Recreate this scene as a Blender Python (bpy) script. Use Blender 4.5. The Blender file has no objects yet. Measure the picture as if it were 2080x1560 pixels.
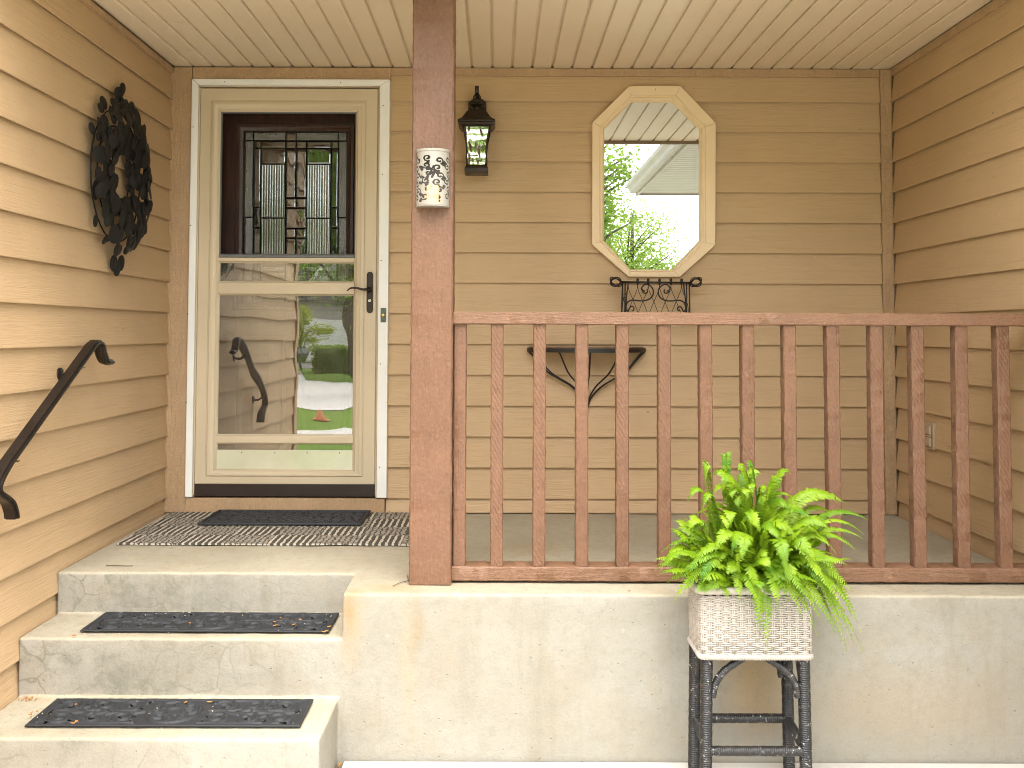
import bpy, bmesh, math, random
from mathutils import Vector, Matrix, noise
from math import sin, cos, pi, radians as R

C = bpy.context.scene.collection
S = bpy.context.scene
rnd = random.Random(7)

# ------------------------------------------------------------------ camera, sky, sun, exposure
FPX, CX, CY = 1900.0, 1012.0, 599.0          # focal length and principal point of the photograph, in its pixels
PITCH, ROLL = R(2.3), 0.0035
EYE = Vector((0, -4.62, 0.884))
cam = bpy.data.cameras.new('camera')
cam.sensor_fit = 'HORIZONTAL'
cam.sensor_width = 36.0
cam.lens = FPX / 2080 * 36
cam.shift_x = (1040 - CX) / 2080
cam.shift_y = -(780 - CY) / 2080
cam.clip_start, cam.clip_end = 0.05, 4000
camo = bpy.data.objects.new('camera', cam)
C.objects.link(camo)
camo.matrix_world = Matrix.Translation(EYE) @ Matrix.Rotation(pi / 2 + PITCH, 4, 'X') @ Matrix.Rotation(ROLL, 4, 'Z')
S.camera = camo

SUN_EL, SUN_AZ = R(66), R(6)                # behind the camera, a little to its right
w = bpy.data.worlds.new('World'); S.world = w; w.use_nodes = True
wn = w.node_tree; wn.nodes.clear()
sky = wn.nodes.new('ShaderNodeTexSky'); sky.sky_type = 'NISHITA'; sky.sun_disc = False
sky.sun_elevation = SUN_EL; sky.sun_rotation = pi - SUN_AZ
sky.air_density = 1.0; sky.dust_density = 1.0; sky.ozone_density = 1.0
hs = wn.nodes.new('ShaderNodeHueSaturation'); hs.inputs['Saturation'].default_value = 0.22
bg = wn.nodes.new('ShaderNodeBackground'); bg.inputs['Strength'].default_value = 0.15
wo = wn.nodes.new('ShaderNodeOutputWorld')
wn.links.new(sky.outputs[0], hs.inputs['Color']); wn.links.new(hs.outputs[0], bg.inputs['Color'])
wn.links.new(bg.outputs[0], wo.inputs['Surface'])
sl = bpy.data.lights.new('sun', 'SUN'); sl.energy = 1.0; sl.angle = R(60); sl.color = (1.0, 0.95, 0.87)
so = bpy.data.objects.new('sun', sl); C.objects.link(so)
sd = Vector((sin(SUN_AZ) * cos(SUN_EL), -cos(SUN_AZ) * cos(SUN_EL), sin(SUN_EL)))
so.rotation_euler = (-sd).to_track_quat('-Z', 'Y').to_euler(); so.location = sd * 40
S.view_settings.view_transform = 'Standard'; S.view_settings.look = 'None'
S.view_settings.gamma = 1.0; S.view_settings.use_curve_mapping = False
S.view_settings.exposure = 2.92
S.render.engine = 'CYCLES'
S.cycles.use_denoising = True; S.cycles.filter_width = 1.0
S.cycles.max_bounces = 14; S.cycles.diffuse_bounces = 6; S.cycles.transparent_max_bounces = 24
S.cycles.sample_clamp_indirect = 6.0

# ------------------------------------------------------------------ photograph pixel -> place, at a known real depth
def ray(px, py):
    a, b = (px - CX) / FPX, (CY - py) / FPX
    return Vector((a, cos(PITCH) - b * sin(PITCH), sin(PITCH) + b * cos(PITCH)))
def at(px, py, y):
    d = ray(px, py); return EYE + d * ((y - EYE.y) / d.y)
def atx(px, py, x):
    d = ray(px, py); return EYE + d * ((x - EYE.x) / d.x)
def atz(px, py, z):
    d = ray(px, py); return EYE + d * ((z - EYE.z) / d.z)
def X(px, y, py=600): return at(px, py, y).x
def Z(py, y): return at(CX, py, y).z

# ------------------------------------------------------------------ mesh helpers
class MB:
    def __init__(s): s.v, s.f, s.m = [], [], []
    def add(s, vs, fs, mi=0):
        o = len(s.v); s.v += [tuple(v) for v in vs]
        for f in fs: s.f.append(tuple(o + i for i in f)); s.m.append(mi)
        return s
    def box(s, x0, x1, y0, y1, z0, z1, mi=0):
        if x0 > x1: x0, x1 = x1, x0
        if y0 > y1: y0, y1 = y1, y0
        if z0 > z1: z0, z1 = z1, z0
        return s.add([(x0,y0,z0),(x1,y0,z0),(x1,y1,z0),(x0,y1,z0),(x0,y0,z1),(x1,y0,z1),(x1,y1,z1),(x0,y1,z1)],
                     [(3,2,1,0),(4,5,6,7),(0,1,5,4),(1,2,6,5),(2,3,7,6),(3,0,4,7)], mi)
    def prism(s, a, b, mi=0):
        """two matching loops of points joined into a closed solid"""
        n = len(a)
        return s.add(list(a) + list(b), [tuple(reversed(range(n))), tuple(range(n, 2*n))] +
                     [(i, (i+1) % n, n + (i+1) % n, n + i) for i in range(n)], mi)
    def rings(s, loops, cap=True, closed=False, mi=0):
        n = len(loops[0]); vs = [p for l in loops for p in l]; fs = []
        m = len(loops)
        for k in range(m if closed else m - 1):
            k2 = (k + 1) % m
            for i in range(n):
                j = (i + 1) % n
                fs.append((k*n+i, k*n+j, k2*n+j, k2*n+i))
        if cap and not closed: fs += [tuple(reversed(range(n))), tuple(range((m-1)*n, m*n))]
        return s.add(vs, fs, mi)
    def tube(s, path, r, n=8, cap=True, mi=0, closed=False):
        path = [Vector(p) for p in path]; m = len(path)
        rr = r if hasattr(r, '__len__') else [r] * m
        t0 = (path[1] - path[0]).normalized()
        u = t0.orthogonal().normalized(); loops = []
        for i, p in enumerate(path):
            a = path[i-1] if (i > 0 or closed) else p
            b = path[(i+1) % m] if (i < m-1 or closed) else p
            t = (b - a).normalized()
            u = (u - t * u.dot(t))
            u = u.normalized() if u.length > 1e-6 else t.orthogonal().normalized()
            q = t.cross(u)
            loops.append([p + (u * cos(2*pi*k/n) + q * sin(2*pi*k/n)) * rr[i] for k in range(n)])
        return s.rings(loops, cap, closed, mi)
    def sweep(s, path, prof, side, mi=0):
        """flat profile [(a,b)] swept along path; a goes along the fixed side vector, b along tangent x side"""
        path = [Vector(p) for p in path]; side = Vector(side); loops = []
        for i, p in enumerate(path):
            t = (path[min(i+1, len(path)-1)] - path[max(i-1, 0)]).normalized()
            n = side.cross(t).normalized()
            loops.append([p + side * a + n * b for a, b in prof])
        return s.rings(loops, True, False, mi)
    def lathe(s, c, prof, n=24, mi=0, ax='z'):
        c = Vector(c); loops = []
        for r, h in prof:
            l = []
            for k in range(n):
                a, b = r*cos(2*pi*k/n), r*sin(2*pi*k/n)
                l.append(c + (Vector((a, b, h)) if ax == 'z' else Vector((a, h, -b)) if ax == 'y' else Vector((h, a, b))))
            loops.append(l)
        return s.rings(loops, True, False, mi)
    def square(s, c, prof, mi=0):
        """square-plan lathe: prof = [(half width, height)]"""
        c = Vector(c)
        return s.rings([[c + Vector((sx*w_, sy*w_, h)) for sx, sy in ((-1,-1),(1,-1),(1,1),(-1,1))] for w_, h in prof], True, False, mi)

def bez(pts, n=16):
    """Catmull-Rom through the points"""
    P = [Vector(p) for p in pts]; P = [P[0]*2 - P[1]] + P + [P[-1]*2 - P[-2]]
    out = []
    for i in range(1, len(P)-2):
        a, b, c, d = P[i-1], P[i], P[i+1], P[i+2]
        for k in range(n):
            t = k / n
            out.append(0.5*((2*b) + (c-a)*t + (2*a-5*b+4*c-d)*t*t + (3*b-a-3*c+d)*t**3))
    out.append(P[-2]); return out

def mesh(name, mb, mats, off=(0,0,0), smooth=False, fix=True):
    me = bpy.data.meshes.new(name)
    o = Vector(off)
    me.from_pydata([tuple(Vector(v) - o) for v in mb.v], [], mb.f)
    if not isinstance(mats, (list, tuple)): mats = [mats]
    for m in mats: me.materials.append(m)
    if len(mats) > 1: me.polygons.foreach_set('material_index', mb.m)
    if fix:
        bm = bmesh.new(); bm.from_mesh(me); bmesh.ops.recalc_face_normals(bm, faces=bm.faces); bm.to_mesh(me); bm.free()
    if smooth == True: me.polygons.foreach_set('use_smooth', [True]*len(me.polygons))
    me.update()
    return me
def smooth_by_angle(o, ang=35):
    me = o.data
    me.polygons.foreach_set('use_smooth', [True]*len(me.polygons))
    me.set_sharp_from_angle(angle=R(ang))
def link(name, me, parent=None, loc=None, rot=None, scale=None):
    o = bpy.data.objects.new(name, me); C.objects.link(o)
    if parent: o.parent = parent
    if loc is not None: o.location = loc
    if rot is not None: o.rotation_euler = rot
    if scale is not None: o.scale = scale
    return o
def wloc(o):
    v = Vector((0,0,0))
    while o is not None: v += o.location; o = o.parent
    return v
def part(name, mb, mats, parent, bevel=0, smooth=False, seg=2, angle=None):
    o = link(name, mesh(name, mb, mats, wloc(parent), smooth), parent)
    if angle: smooth_by_angle(o, angle)
    if bevel: bev(o, bevel, seg)
    return o
def bev(o, wd, seg=2):
    b = o.modifiers.new('bevel', 'BEVEL'); b.width = wd; b.segments = seg; b.limit_method = 'ANGLE'; b.angle_limit = R(40)
def tag(o, label=None, cat=None, group=None, kind=None):
    if label: o['label'] = label
    if cat: o['category'] = cat
    if group: o['group'] = group
    if kind: o['kind'] = kind
    return o
def thing(name, label, cat, loc=(0,0,0), group=None, kind=None):
    o = bpy.data.objects.new(name, None); C.objects.link(o); o.location = loc; o.empty_display_size = 0.05
    return tag(o, label, cat, group, kind)
def solo(name, mb, mats, label, cat, loc=(0,0,0), group=None, kind=None, bevel=0, smooth=False, angle=None):
    o = link(name, mesh(name, mb, mats, loc, smooth), None, loc)
    if angle: smooth_by_angle(o, angle)
    if bevel: bev(o, bevel)
    return tag(o, label, cat, group, kind)
def struct(name, mb, m, bevel=0, parent=None):
    o = link(name, mesh(name, mb, m), parent)
    if bevel: bev(o, bevel)
    if not parent: o['kind'] = 'structure'
    return o

# ------------------------------------------------------------------ material helpers
class NT:
    def __init__(s, name):
        s.mat = bpy.data.materials.new(name); s.mat.use_nodes = True
        s.t = s.mat.node_tree; s.b = s.t.nodes['Principled BSDF']; s.out = s.t.nodes['Material Output']
    def n(s, typ, **k):
        x = s.t.nodes.new(typ)
        for a, b in k.items(): setattr(x, a, b)
        return x
    def l(s, a, b): s.t.links.new(a, b)
    def pos(s): return s.n('ShaderNodeNewGeometry').outputs['Position']
    def objc(s):
        tc = s.n('ShaderNodeTexCoord').outputs['Object']
        oi = s.n('ShaderNodeObjectInfo').outputs['Random']
        m = s.n('ShaderNodeVectorMath', operation='SCALE'); m.inputs[0].default_value = (17.3, 9.1, 23.7); s.l(oi, m.inputs['Scale'])
        a = s.n('ShaderNodeVectorMath', operation='ADD'); s.l(tc, a.inputs[0]); s.l(m.outputs[0], a.inputs[1])
        return a.outputs[0]
    def rand(s): return s.n('ShaderNodeObjectInfo').outputs['Random']
    def sc(s, v, k):
        m = s.n('ShaderNodeVectorMath', operation='MULTIPLY'); s.l(v, m.inputs[0]); m.inputs[1].default_value = k; return m.outputs[0]
    def noise(s, v, scale=5, detail=4, rough=0.55, dist=0, k=None):
        if k: v = s.sc(v, k)
        x = s.n('ShaderNodeTexNoise'); s.l(v, x.inputs['Vector'])
        x.inputs['Scale'].default_value = scale; x.inputs['Detail'].default_value = detail
        x.inputs['Roughness'].default_value = rough; x.inputs['Distortion'].default_value = dist
        return x.outputs['Fac']
    def voro(s, v, scale=5, feat='F1', k=None, out='Distance', rnd_=1.0):
        if k: v = s.sc(v, k)
        x = s.n('ShaderNodeTexVoronoi', feature=feat); s.l(v, x.inputs['Vector']); x.inputs['Scale'].default_value = scale
        x.inputs['Randomness'].default_value = rnd_
        return x.outputs[out]
    def wave(s, v, scale, dist=0, det=2, dirn='X', k=None, dscale=1.0, prof='SIN'):
        if k: v = s.sc(v, k)
        x = s.n('ShaderNodeTexWave', bands_direction=dirn, wave_profile=prof); s.l(v, x.inputs['Vector'])
        x.inputs['Scale'].default_value = scale; x.inputs['Distortion'].default_value = dist; x.inputs['Detail'].default_value = det
        x.inputs['Detail Scale'].default_value = dscale
        return x.outputs['Fac']
    def ramp(s, fac, a, b, lo=0.0, hi=1.0):
        x = s.n('ShaderNodeMapRange'); s.l(fac, x.inputs[0])
        x.inputs[1].default_value = a; x.inputs[2].default_value = b; x.inputs[3].default_value = lo; x.inputs[4].default_value = hi
        return x.outputs[0]
    def math(s, op, a, b=None):
        x = s.n('ShaderNodeMath', operation=op)
        for i, v in enumerate((a, b)):
            if v is None: continue
            if isinstance(v, (int, float)): x.inputs[i].default_value = v
            else: s.l(v, x.inputs[i])
        return x.outputs[0]
    def mix(s, fac, a, b, blend='MIX'):
        x = s.n('ShaderNodeMix', data_type='RGBA', blend_type=blend)
        for i, v in ((0, fac), (6, a), (7, b)):
            if isinstance(v, (int, float)): x.inputs[i].default_value = v
            elif isinstance(v, tuple): x.inputs[i].default_value = (*v, 1) if len(v) == 3 else v
            else: s.l(v, x.inputs[i])
        return x.outputs[2]
    def bump(s, h, dist=0.002, strength=1.0, prev=None):
        x = s.n('ShaderNodeBump'); s.l(h, x.inputs['Height']); x.inputs['Distance'].default_value = dist
        x.inputs['Strength'].default_value = strength
        if prev is not None: s.l(prev, x.inputs['Normal'])
        return x.outputs[0]
    def set(s, col=None, rough=None, nrm=None, metal=None, spec=None, sub=None, coat=None):
        def put(k, v):
            if v is None: return
            if isinstance(v, (int, float)): s.b.inputs[k].default_value = v
            elif isinstance(v, tuple): s.b.inputs[k].default_value = (*v, 1)
            else: s.l(v, s.b.inputs[k])
        put('Base Color', col); put('Roughness', rough); put('Metallic', metal); put('Specular IOR Level', spec)
        if nrm is not None: s.l(nrm, s.b.inputs['Normal'])
        if coat: s.b.inputs['Coat Weight'].default_value = coat
        return s.mat

def vmul(c, k): return tuple(x*k for x in c)

def siding_mat(name, axis, col):
    m = NT(name); p = m.objc(); wp = m.pos()
    k = (1.0, 26, 26) if axis == 'x' else (26, 1.0, 26)
    g = m.noise(p, 3.2, 5, 0.62, 0.9, k)
    kk = (3, 60, 60) if axis == 'x' else (60, 3, 60)
    g2 = m.noise(p, 4.0, 3, 0.5, 0, kk)
    blot = m.noise(wp, 1.6, 4, 0.6)
    fine = m.noise(wp, 60, 3, 0.6)
    c = m.mix(m.ramp(blot, 0.3, 0.72), vmul(col, 0.9), vmul(col, 1.08))
    c = m.mix(m.ramp(m.rand(), 0, 1, 0, 0.35), c, vmul(col, 0.93))
    c = m.mix(m.ramp(g, 0.52, 0.72, 0, 0.30), c, vmul(col, 0.78))
    c = m.mix(m.ramp(g2, 0.55, 0.7, 0, 0.2), c, vmul(col, 0.84))
    sp = m.voro(m.sc(wp, (9, 9, 9)), 1.0)                      # a few pale scuffs and dark nail specks
    c = m.mix(m.ramp(sp, 0.035, 0.015, 0, 0.4), c, (0.7, 0.6, 0.45))
    sp2 = m.voro(m.sc(wp, (3.3, 3.3, 5.7)), 1.0)
    c = m.mix(m.ramp(sp2, 0.022, 0.012, 0, 0.75), c, (0.06, 0.045, 0.03))
    h = m.math('ADD', m.math('MULTIPLY', g, 1.0), m.math('MULTIPLY', g2, 0.5))
    nb = m.bump(h, 0.0034, 0.85)
    nb = m.bump(fine, 0.0008, 0.6, nb)
    return m.set(c, m.ramp(blot, 0.2, 0.8, 0.48, 0.62), nb, spec=0.35)

def paint_mat(name, col, rough=0.45, grain=0.0012, spec=0.4):
    m = NT(name); p = m.objc()
    b = m.noise(p, 3.0, 4, 0.6); f = m.noise(p, 55, 3, 0.6)
    c = m.mix(m.ramp(b, 0.3, 0.7), vmul(col, 0.93), vmul(col, 1.06))
    return m.set(c, rough, m.bump(f, grain*0.4, 0.6), spec=spec)

def rough_wood(name, col, axis='z', saw=0.5):
    """rough-sawn timber under thick brown paint"""
    m = NT(name); p = m.objc()
    k = {'z': (40, 40, 4), 'x': (4, 40, 40)}[axis]
    g = m.noise(p, 1.7, 6, 0.68, 0.6, k)
    lump = m.noise(p, 95, 4, 0.6, 0.3)
    mid = m.noise(p, 26, 5, 0.65, 0.5)
    sw = m.wave(p, 15, 1.6, 2, 'DIAGONAL', (3, 3, 1.6) if axis == 'z' else (1.6, 3, 3), 1.5)
    pick = m.ramp(m.rand(), 0.35, 0.6)
    h = m.math('ADD', m.math('ADD', m.math('MULTIPLY', g, 1.0), m.math('MULTIPLY', lump, 0.45)), m.math('MULTIPLY', mid, 0.4))
    h = m.math('ADD', h, m.math('MULTIPLY', m.math('MULTIPLY', sw, pick), saw))
    blot = m.noise(p, 7, 4, 0.6)
    c = m.mix(m.ramp(blot, 0.3, 0.7), vmul(col, 0.88), vmul(col, 1.1))
    c = m.mix(m.ramp(lump, 0.56, 0.68, 0, 0.5), c, vmul(col, 1.5)); c = m.mix(m.ramp(lump, 0.45, 0.33, 0, 0.5), c, vmul(col, 0.66))  # relief highlights and shading painted in: ridges lighter, hollows darker
    c = m.mix(m.ramp(m.noise(p, 120, 3, 0.7), 0.62, 0.72, 0, 0.22), c, vmul(col, 1.7))
    c = m.mix(m.ramp(g, 0.45, 0.3, 0, 0.3), c, vmul(col, 0.66))
    c = m.mix(m.ramp(m.rand(), 0, 1, 0, 0.25), c, vmul(col, 0.8))
    return m.set(c, m.ramp(mid, 0.3, 0.7, 0.32, 0.52), m.bump(h, 0.0055, 0.9), spec=0.36)

def concrete_mat():
    m = NT('aged_concrete'); p = m.pos()
    base, pale, warm = (0.262, 0.238, 0.19), (0.305, 0.283, 0.236), (0.278, 0.226, 0.155)
    b1 = m.noise(p, 1.7, 6, 0.65, 0.4); b2 = m.noise(p, 4.5, 8, 0.76, 0.15); f = m.noise(p, 90, 4, 0.7)
    c = m.mix(m.ramp(b1, 0.35, 0.65), base, pale)
    c = m.mix(m.ramp(b2, 0.5, 0.72, 0, 0.6), c, warm)
    c = m.mix(m.ramp(m.noise(p, 2.6, 8, 0.76, 0.2), 0.52, 0.72, 0, 0.75), c, (0.232, 0.213, 0.172))
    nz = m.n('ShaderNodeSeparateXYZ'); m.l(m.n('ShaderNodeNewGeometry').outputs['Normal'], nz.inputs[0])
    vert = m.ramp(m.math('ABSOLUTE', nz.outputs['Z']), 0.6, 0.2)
    c = m.mix(m.math('SUBTRACT', 1.0, vert), c, (1.27, 1.22, 1.08), 'MULTIPLY')     # tops coloured paler than the faces to make up for dim floor light
    # run-down streaks on vertical faces
    st = m.noise(p, 1.0, 5, 0.7, 0.2, (8, 8, 0.9))
    c = m.mix(m.math('MULTIPLY', vert, m.ramp(st, 0.52, 0.70, 0, 0.6)), c, (0.23, 0.20, 0.145))
    # mould and map cracks, strongest on the left half of the risers
    xyz = m.n('ShaderNodeSeparateXYZ'); m.l(p, xyz.inputs[0])
    left = m.ramp(xyz.outputs['X'], -0.62, -1.25)
    ck = m.voro(m.sc(p, (1, 1, 1)), 1.0)
    wob = m.n('ShaderNodeTexNoise'); m.l(p, wob.inputs['Vector']); wob.inputs['Scale'].default_value = 7; wob.inputs['Detail'].default_value = 5
    wv = m.n('ShaderNodeVectorMath', operation='MULTIPLY_ADD'); m.l(wob.outputs['Color'], wv.inputs[0]); wv.inputs[1].default_value = (0.09, 0.09, 0.09); m.l(p, wv.inputs[2])
    cr = m.voro(wv.outputs[0], 8, 'DISTANCE_TO_EDGE')
    crack = m.math('MULTIPLY', m.ramp(cr, 0.035, 0.004), m.ramp(m.noise(p, 3.3, 4, 0.6), 0.44, 0.6))
    c = m.mix(m.math('MULTIPLY', m.math('MULTIPLY', crack, vert), m.math('ADD', 0.12, m.math('MULTIPLY', left, 0.55))), c, (0.15, 0.14, 0.10))
    mould = m.math('MULTIPLY', m.math('MULTIPLY', m.ramp(m.noise(p, 6, 8, 0.8, 0.15), 0.5, 0.66), vert), left)
    c = m.mix(m.math('MULTIPLY', mould, 0.8), c, (0.145, 0.138, 0.10))
    # rust run at the outer corner of the landing, and a spot or two on the deck
    def spot(x, y, z, rx, ry, rz, amount, col, c):
        d = m.n('ShaderNodeVectorMath', operation='SUBTRACT'); m.l(wv.outputs[0], d.inputs[0]); d.inputs[1].default_value = (x + 0.045, y + 0.045, z + 0.045)
        q = m.sc(d.outputs[0], (1/rx, 1/ry, 1/rz)); ln = m.n('ShaderNodeVectorMath', operation='LENGTH'); m.l(q, ln.inputs[0])
        return m.mix(m.math('MULTIPLY', m.ramp(ln.outputs['Value'], 1.0, 0.25), amount), c, col)
    rust = (0.34, 0.21, 0.085)
    c = spot(-0.485, -1.42, -0.10, 0.055, 0.09, 0.20, 0.42, rust, c)
    c = spot(-0.50, -1.42, -0.06, 0.03, 0.09, 0.10, 0.4, (0.33, 0.16, 0.04), c)
    c = spot(-0.36, -1.34, 0.0, 0.12, 0.08, 0.05, 0.45, rust, c)
    c = spot(-0.30, -1.42, -0.22, 0.05, 0.1, 0.35, 0.4, (0.32, 0.25, 0.15), c)
    c = spot(0.87, -1.42, -0.30, 0.15, 0.1, 0.22, 0.75, (0.33, 0.215, 0.095), c)
    c = spot(-0.27, -1.42, -0.12, 0.035, 0.1, 0.16, 0.55, (0.25, 0.185, 0.11), c)
    c = spot(1.35, -1.42, -0.36, 0.5, 0.1, 0.16, 0.35, (0.30, 0.22, 0.13), c)
    c = spot(1.28, -0.9, 0.0, 0.06, 0.05, 0.05, 0.9, rust, c)
    c = spot(0.14, -0.75, 0.0, 0.2, 0.15, 0.05, 0.5, (0.36, 0.28, 0.15), c)
    # grit and pinholes
    c = m.mix(m.ramp(f, 0.62, 0.72, 0, 0.35), c, (0.2, 0.175, 0.14))
    c = m.mix(m.math('MULTIPLY', m.ramp(m.voro(p, 31), 0.075, 0.03, 0, 0.75), m.ramp(m.noise(p, 7, 3, 0.6), 0.48, 0.56)), c, (0.11, 0.1, 0.08))
    c = m.mix(m.ramp(m.voro(wv.outputs[0], 5), 0.045, 0.02, 0, 0.4), c, (0.36, 0.33, 0.28))
    g3 = m.noise(p, 160, 3, 0.8); c = m.mix(m.ramp(g3, 0.52, 0.7, 0, 0.4), c, (0.2, 0.18, 0.145)); c = m.mix(m.ramp(m.noise(p, 28, 6, 0.78), 0.5, 0.72, 0, 0.6), c, (0.215, 0.195, 0.155))
    h = m.math('ADD', m.math('MULTIPLY', b2, 1.2), m.math('MULTIPLY', f, 0.35))
    h = m.math('SUBTRACT', h, m.math('MULTIPLY', m.ramp(m.voro(p, 26), 0.09, 0.03), 0.6))
    return m.set(c, 0.85, m.bump(h, 0.005, 0.8), spec=0.25)

def plain(name, col, rough=0.5, metal=0.0, spec=0.5, bumps=None):
    m = NT(name); p = m.objc(); b = m.noise(p, 20, 4, 0.6)
    c = m.mix(m.ramp(b, 0.3, 0.7), vmul(col, 0.85), vmul(col, 1.12))
    nb = m.bump(m.noise(p, bumps[0], 4, 0.6), bumps[1], 0.8) if bumps else None
    return m.set(c, m.ramp(b, 0.3, 0.7, rough*0.85, min(1, rough*1.15)), nb, metal=metal, spec=spec)

def glass_mat(name, refl, tint=(0.9, 0.92, 0.9), wob=0.0, wobscale=3.0, rough=0.0, dirt=0.0, grain=None):
    m = NT(name); m.t.nodes.remove(m.b)
    tr = m.n('ShaderNodeBsdfTransparent'); tr.inputs[0].default_value = (*tint, 1)
    gl = m.n('ShaderNodeBsdfGlossy'); gl.inputs['Roughness'].default_value = rough; gl.inputs['Color'].default_value = (0.97, 0.97, 0.95, 1)
    p = m.objc()
    nb = None
    if wob: nb = m.bump(m.noise(p, wobscale, 2, 0.5, 0.3, (1, 1, 0.5)), wob, 1.0)
    if grain: nb = m.bump(m.noise(p, grain[0], 3, 0.7), grain[1], 1.0, nb)
    if nb is not None: m.l(nb, gl.inputs['Normal'])
    mx = m.n('ShaderNodeMixShader'); mx.inputs[0].default_value = refl
    m.l(tr.outputs[0], mx.inputs[1]); m.l(gl.outputs[0], mx.inputs[2])
    last = mx.outputs[0]
    if dirt:
        df = m.n('ShaderNodeBsdfDiffuse'); df.inputs[0].default_value = (0.6, 0.55, 0.45, 1)
        m2 = m.n('ShaderNodeMixShader'); m.l(m.ramp(m.noise(p, 6, 5, 0.7), 0.3, 0.8, 0, dirt), m2.inputs[0])
        m.l(last, m2.inputs[1]); m.l(df.outputs[0], m2.inputs[2]); last = m2.outputs[0]
    m.l(last, m.out.inputs['Surface'])
    return m.mat

def leaf_mat(name, a, b, trans=0.35, rough=0.45):
    m = NT(name); p = m.objc()
    c = m.mix(m.ramp(m.noise(p, 9, 3, 0.6), 0.35, 0.65), a, b)
    c = m.mix(m.ramp(m.rand(), 0, 1, 0, 0.6), c, b)
    m.set(c, rough, spec=0.4)
    t = m.n('ShaderNodeBsdfTranslucent'); m.l(m.mix(0.4, c, (0.5, 0.75, 0.05)), t.inputs[0])
    mx = m.n('ShaderNodeMixShader'); mx.inputs[0].default_value = trans
    m.l(m.b.outputs[0], mx.inputs[1]); m.l(t.outputs[0], mx.inputs[2]); m.l(mx.outputs[0], m.out.inputs['Surface'])
    return m.mat

TAN = (0.495, 0.335, 0.183)
M = {}
M['siding_x'] = siding_mat('siding_paint_across', 'x', TAN)
M['siding_y'] = siding_mat('siding_paint_along', 'y', TAN)
M['trim'] = rough_wood('trim_paint', (0.42, 0.272, 0.150), 'z', 0.0)
M['brown'] = rough_wood('brown_timber_paint', (0.170, 0.085, 0.048), 'z', 0.2)
M['brown_x'] = rough_wood('brown_rail_paint', (0.190, 0.098, 0.055), 'x', 0.06)
M['white'] = paint_mat('white_moulding_paint', (0.78, 0.76, 0.71), 0.4)
M['door_tan'] = paint_mat('almond_door_paint', (0.55, 0.445, 0.30), 0.34, 0.0006)
M['cream'] = paint_mat('cream_frame_paint', (0.74, 0.565, 0.35), 0.45)
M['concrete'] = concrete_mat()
M['black_iron'] = plain('black_iron', (0.018, 0.015, 0.013), 0.42, 0.3, 0.5, (160, 0.0006))
M['bronze'] = plain('oil_rubbed_bronze', (0.03, 0.02, 0.013), 0.35, 0.55, 0.5, (120, 0.0005))
M['rail_metal'] = plain('worn_rail_metal', (0.032, 0.024, 0.019), 0.33, 0.6, 0.5, (90, 0.0006))
M['wreath'] = plain('dark_wreath_metal', (0.011, 0.0095, 0.0075), 0.55, 0.1, 0.3, (60, 0.0006))
M['rubber'] = plain('black_rubber', (0.022, 0.023, 0.025), 0.62, 0.0, 0.35, (220, 0.0007))
M['sweep'] = plain('dark_brown_sweep', (0.028, 0.017, 0.012), 0.4, 0, 0.4)
M['lead'] = plain('lead_came', (0.035, 0.033, 0.03), 0.4, 0.7, 0.5)
M['brass'] = plain('brass', (0.62, 0.42, 0.12), 0.3, 0.9)
M['silver'] = plain('bright_steel', (0.75, 0.72, 0.65), 0.25, 1.0)
M['grey_rail'] = plain('grey_screen_rail', (0.13, 0.135, 0.13), 0.5)
M['glass'] = glass_mat('storm_glass', 0.19, (0.9, 0.91, 0.88), 0.0030, 2.6, 0, 0.05)
M['clear'] = glass_mat('clear_bevelled_glass', 0.22, (0.35, 0.37, 0.33), 0.0010, 9.0)
M['grain'] = glass_mat('granite_glass', 0.24, (0.16, 0.17, 0.14), 0, 1, 0.08, 0.28, (170, 0.0035))
M['reed'] = glass_mat('reeded_glass', 0.32, (0.3, 0.32, 0.28))
M['lantern_glass'] = glass_mat('lantern_glass', 0.42, (0.92, 0.9, 0.85), 0.003, 14)
M['mirror'] = None
mm = NT('mirror_silver'); M['mirror'] = mm.set((0.66, 0.68, 0.67), 0.0, None, 1.0)
M['screen'] = None
sm = NT('insect_screen'); tr = sm.n('ShaderNodeBsdfTransparent'); mx = sm.n('ShaderNodeMixShader'); mx.inputs[0].default_value = 0.12
sm.set((0.012, 0.012, 0.012), 0.8, spec=0.1); sm.l(tr.outputs[0], mx.inputs[1]); sm.l(sm.b.outputs[0], mx.inputs[2]); sm.l(mx.outputs[0], sm.out.inputs['Surface']); M['screen'] = sm.mat

def wood_dark():
    m = NT('mahogany'); p = m.objc()
    g = m.noise(p, 2.2, 5, 0.6, 0.8, (22, 22, 1.4))
    c = m.mix(m.ramp(g, 0.3, 0.7), (0.028, 0.009, 0.005), (0.085, 0.030, 0.016))
    return m.set(c, 0.33, m.bump(g, 0.0006, 0.6), spec=0.5)
M['mahogany'] = wood_dark()

def soffit_mat():
    m = NT('soffit_vinyl'); p = m.objc(); wp = m.pos()
    b = m.noise(wp, 1.1, 4, 0.6)
    col = (0.70, 0.585, 0.415)
    c = m.mix(m.ramp(b, 0.3, 0.7), vmul(col, 0.94), vmul(col, 1.05))
    c = m.mix(m.ramp(m.noise(wp, 3.5, 6, 0.75, 1), 0.6, 0.8, 0, 0.35), c, (0.42, 0.32, 0.2))
    g = m.noise(p, 90, 3, 0.6, 0.4)
    return m.set(c, m.ramp(b, 0.3, 0.7, 0.36, 0.5), m.bump(g, 0.0005, 0.6), spec=0.4)
M['soffit'] = soffit_mat()

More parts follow.
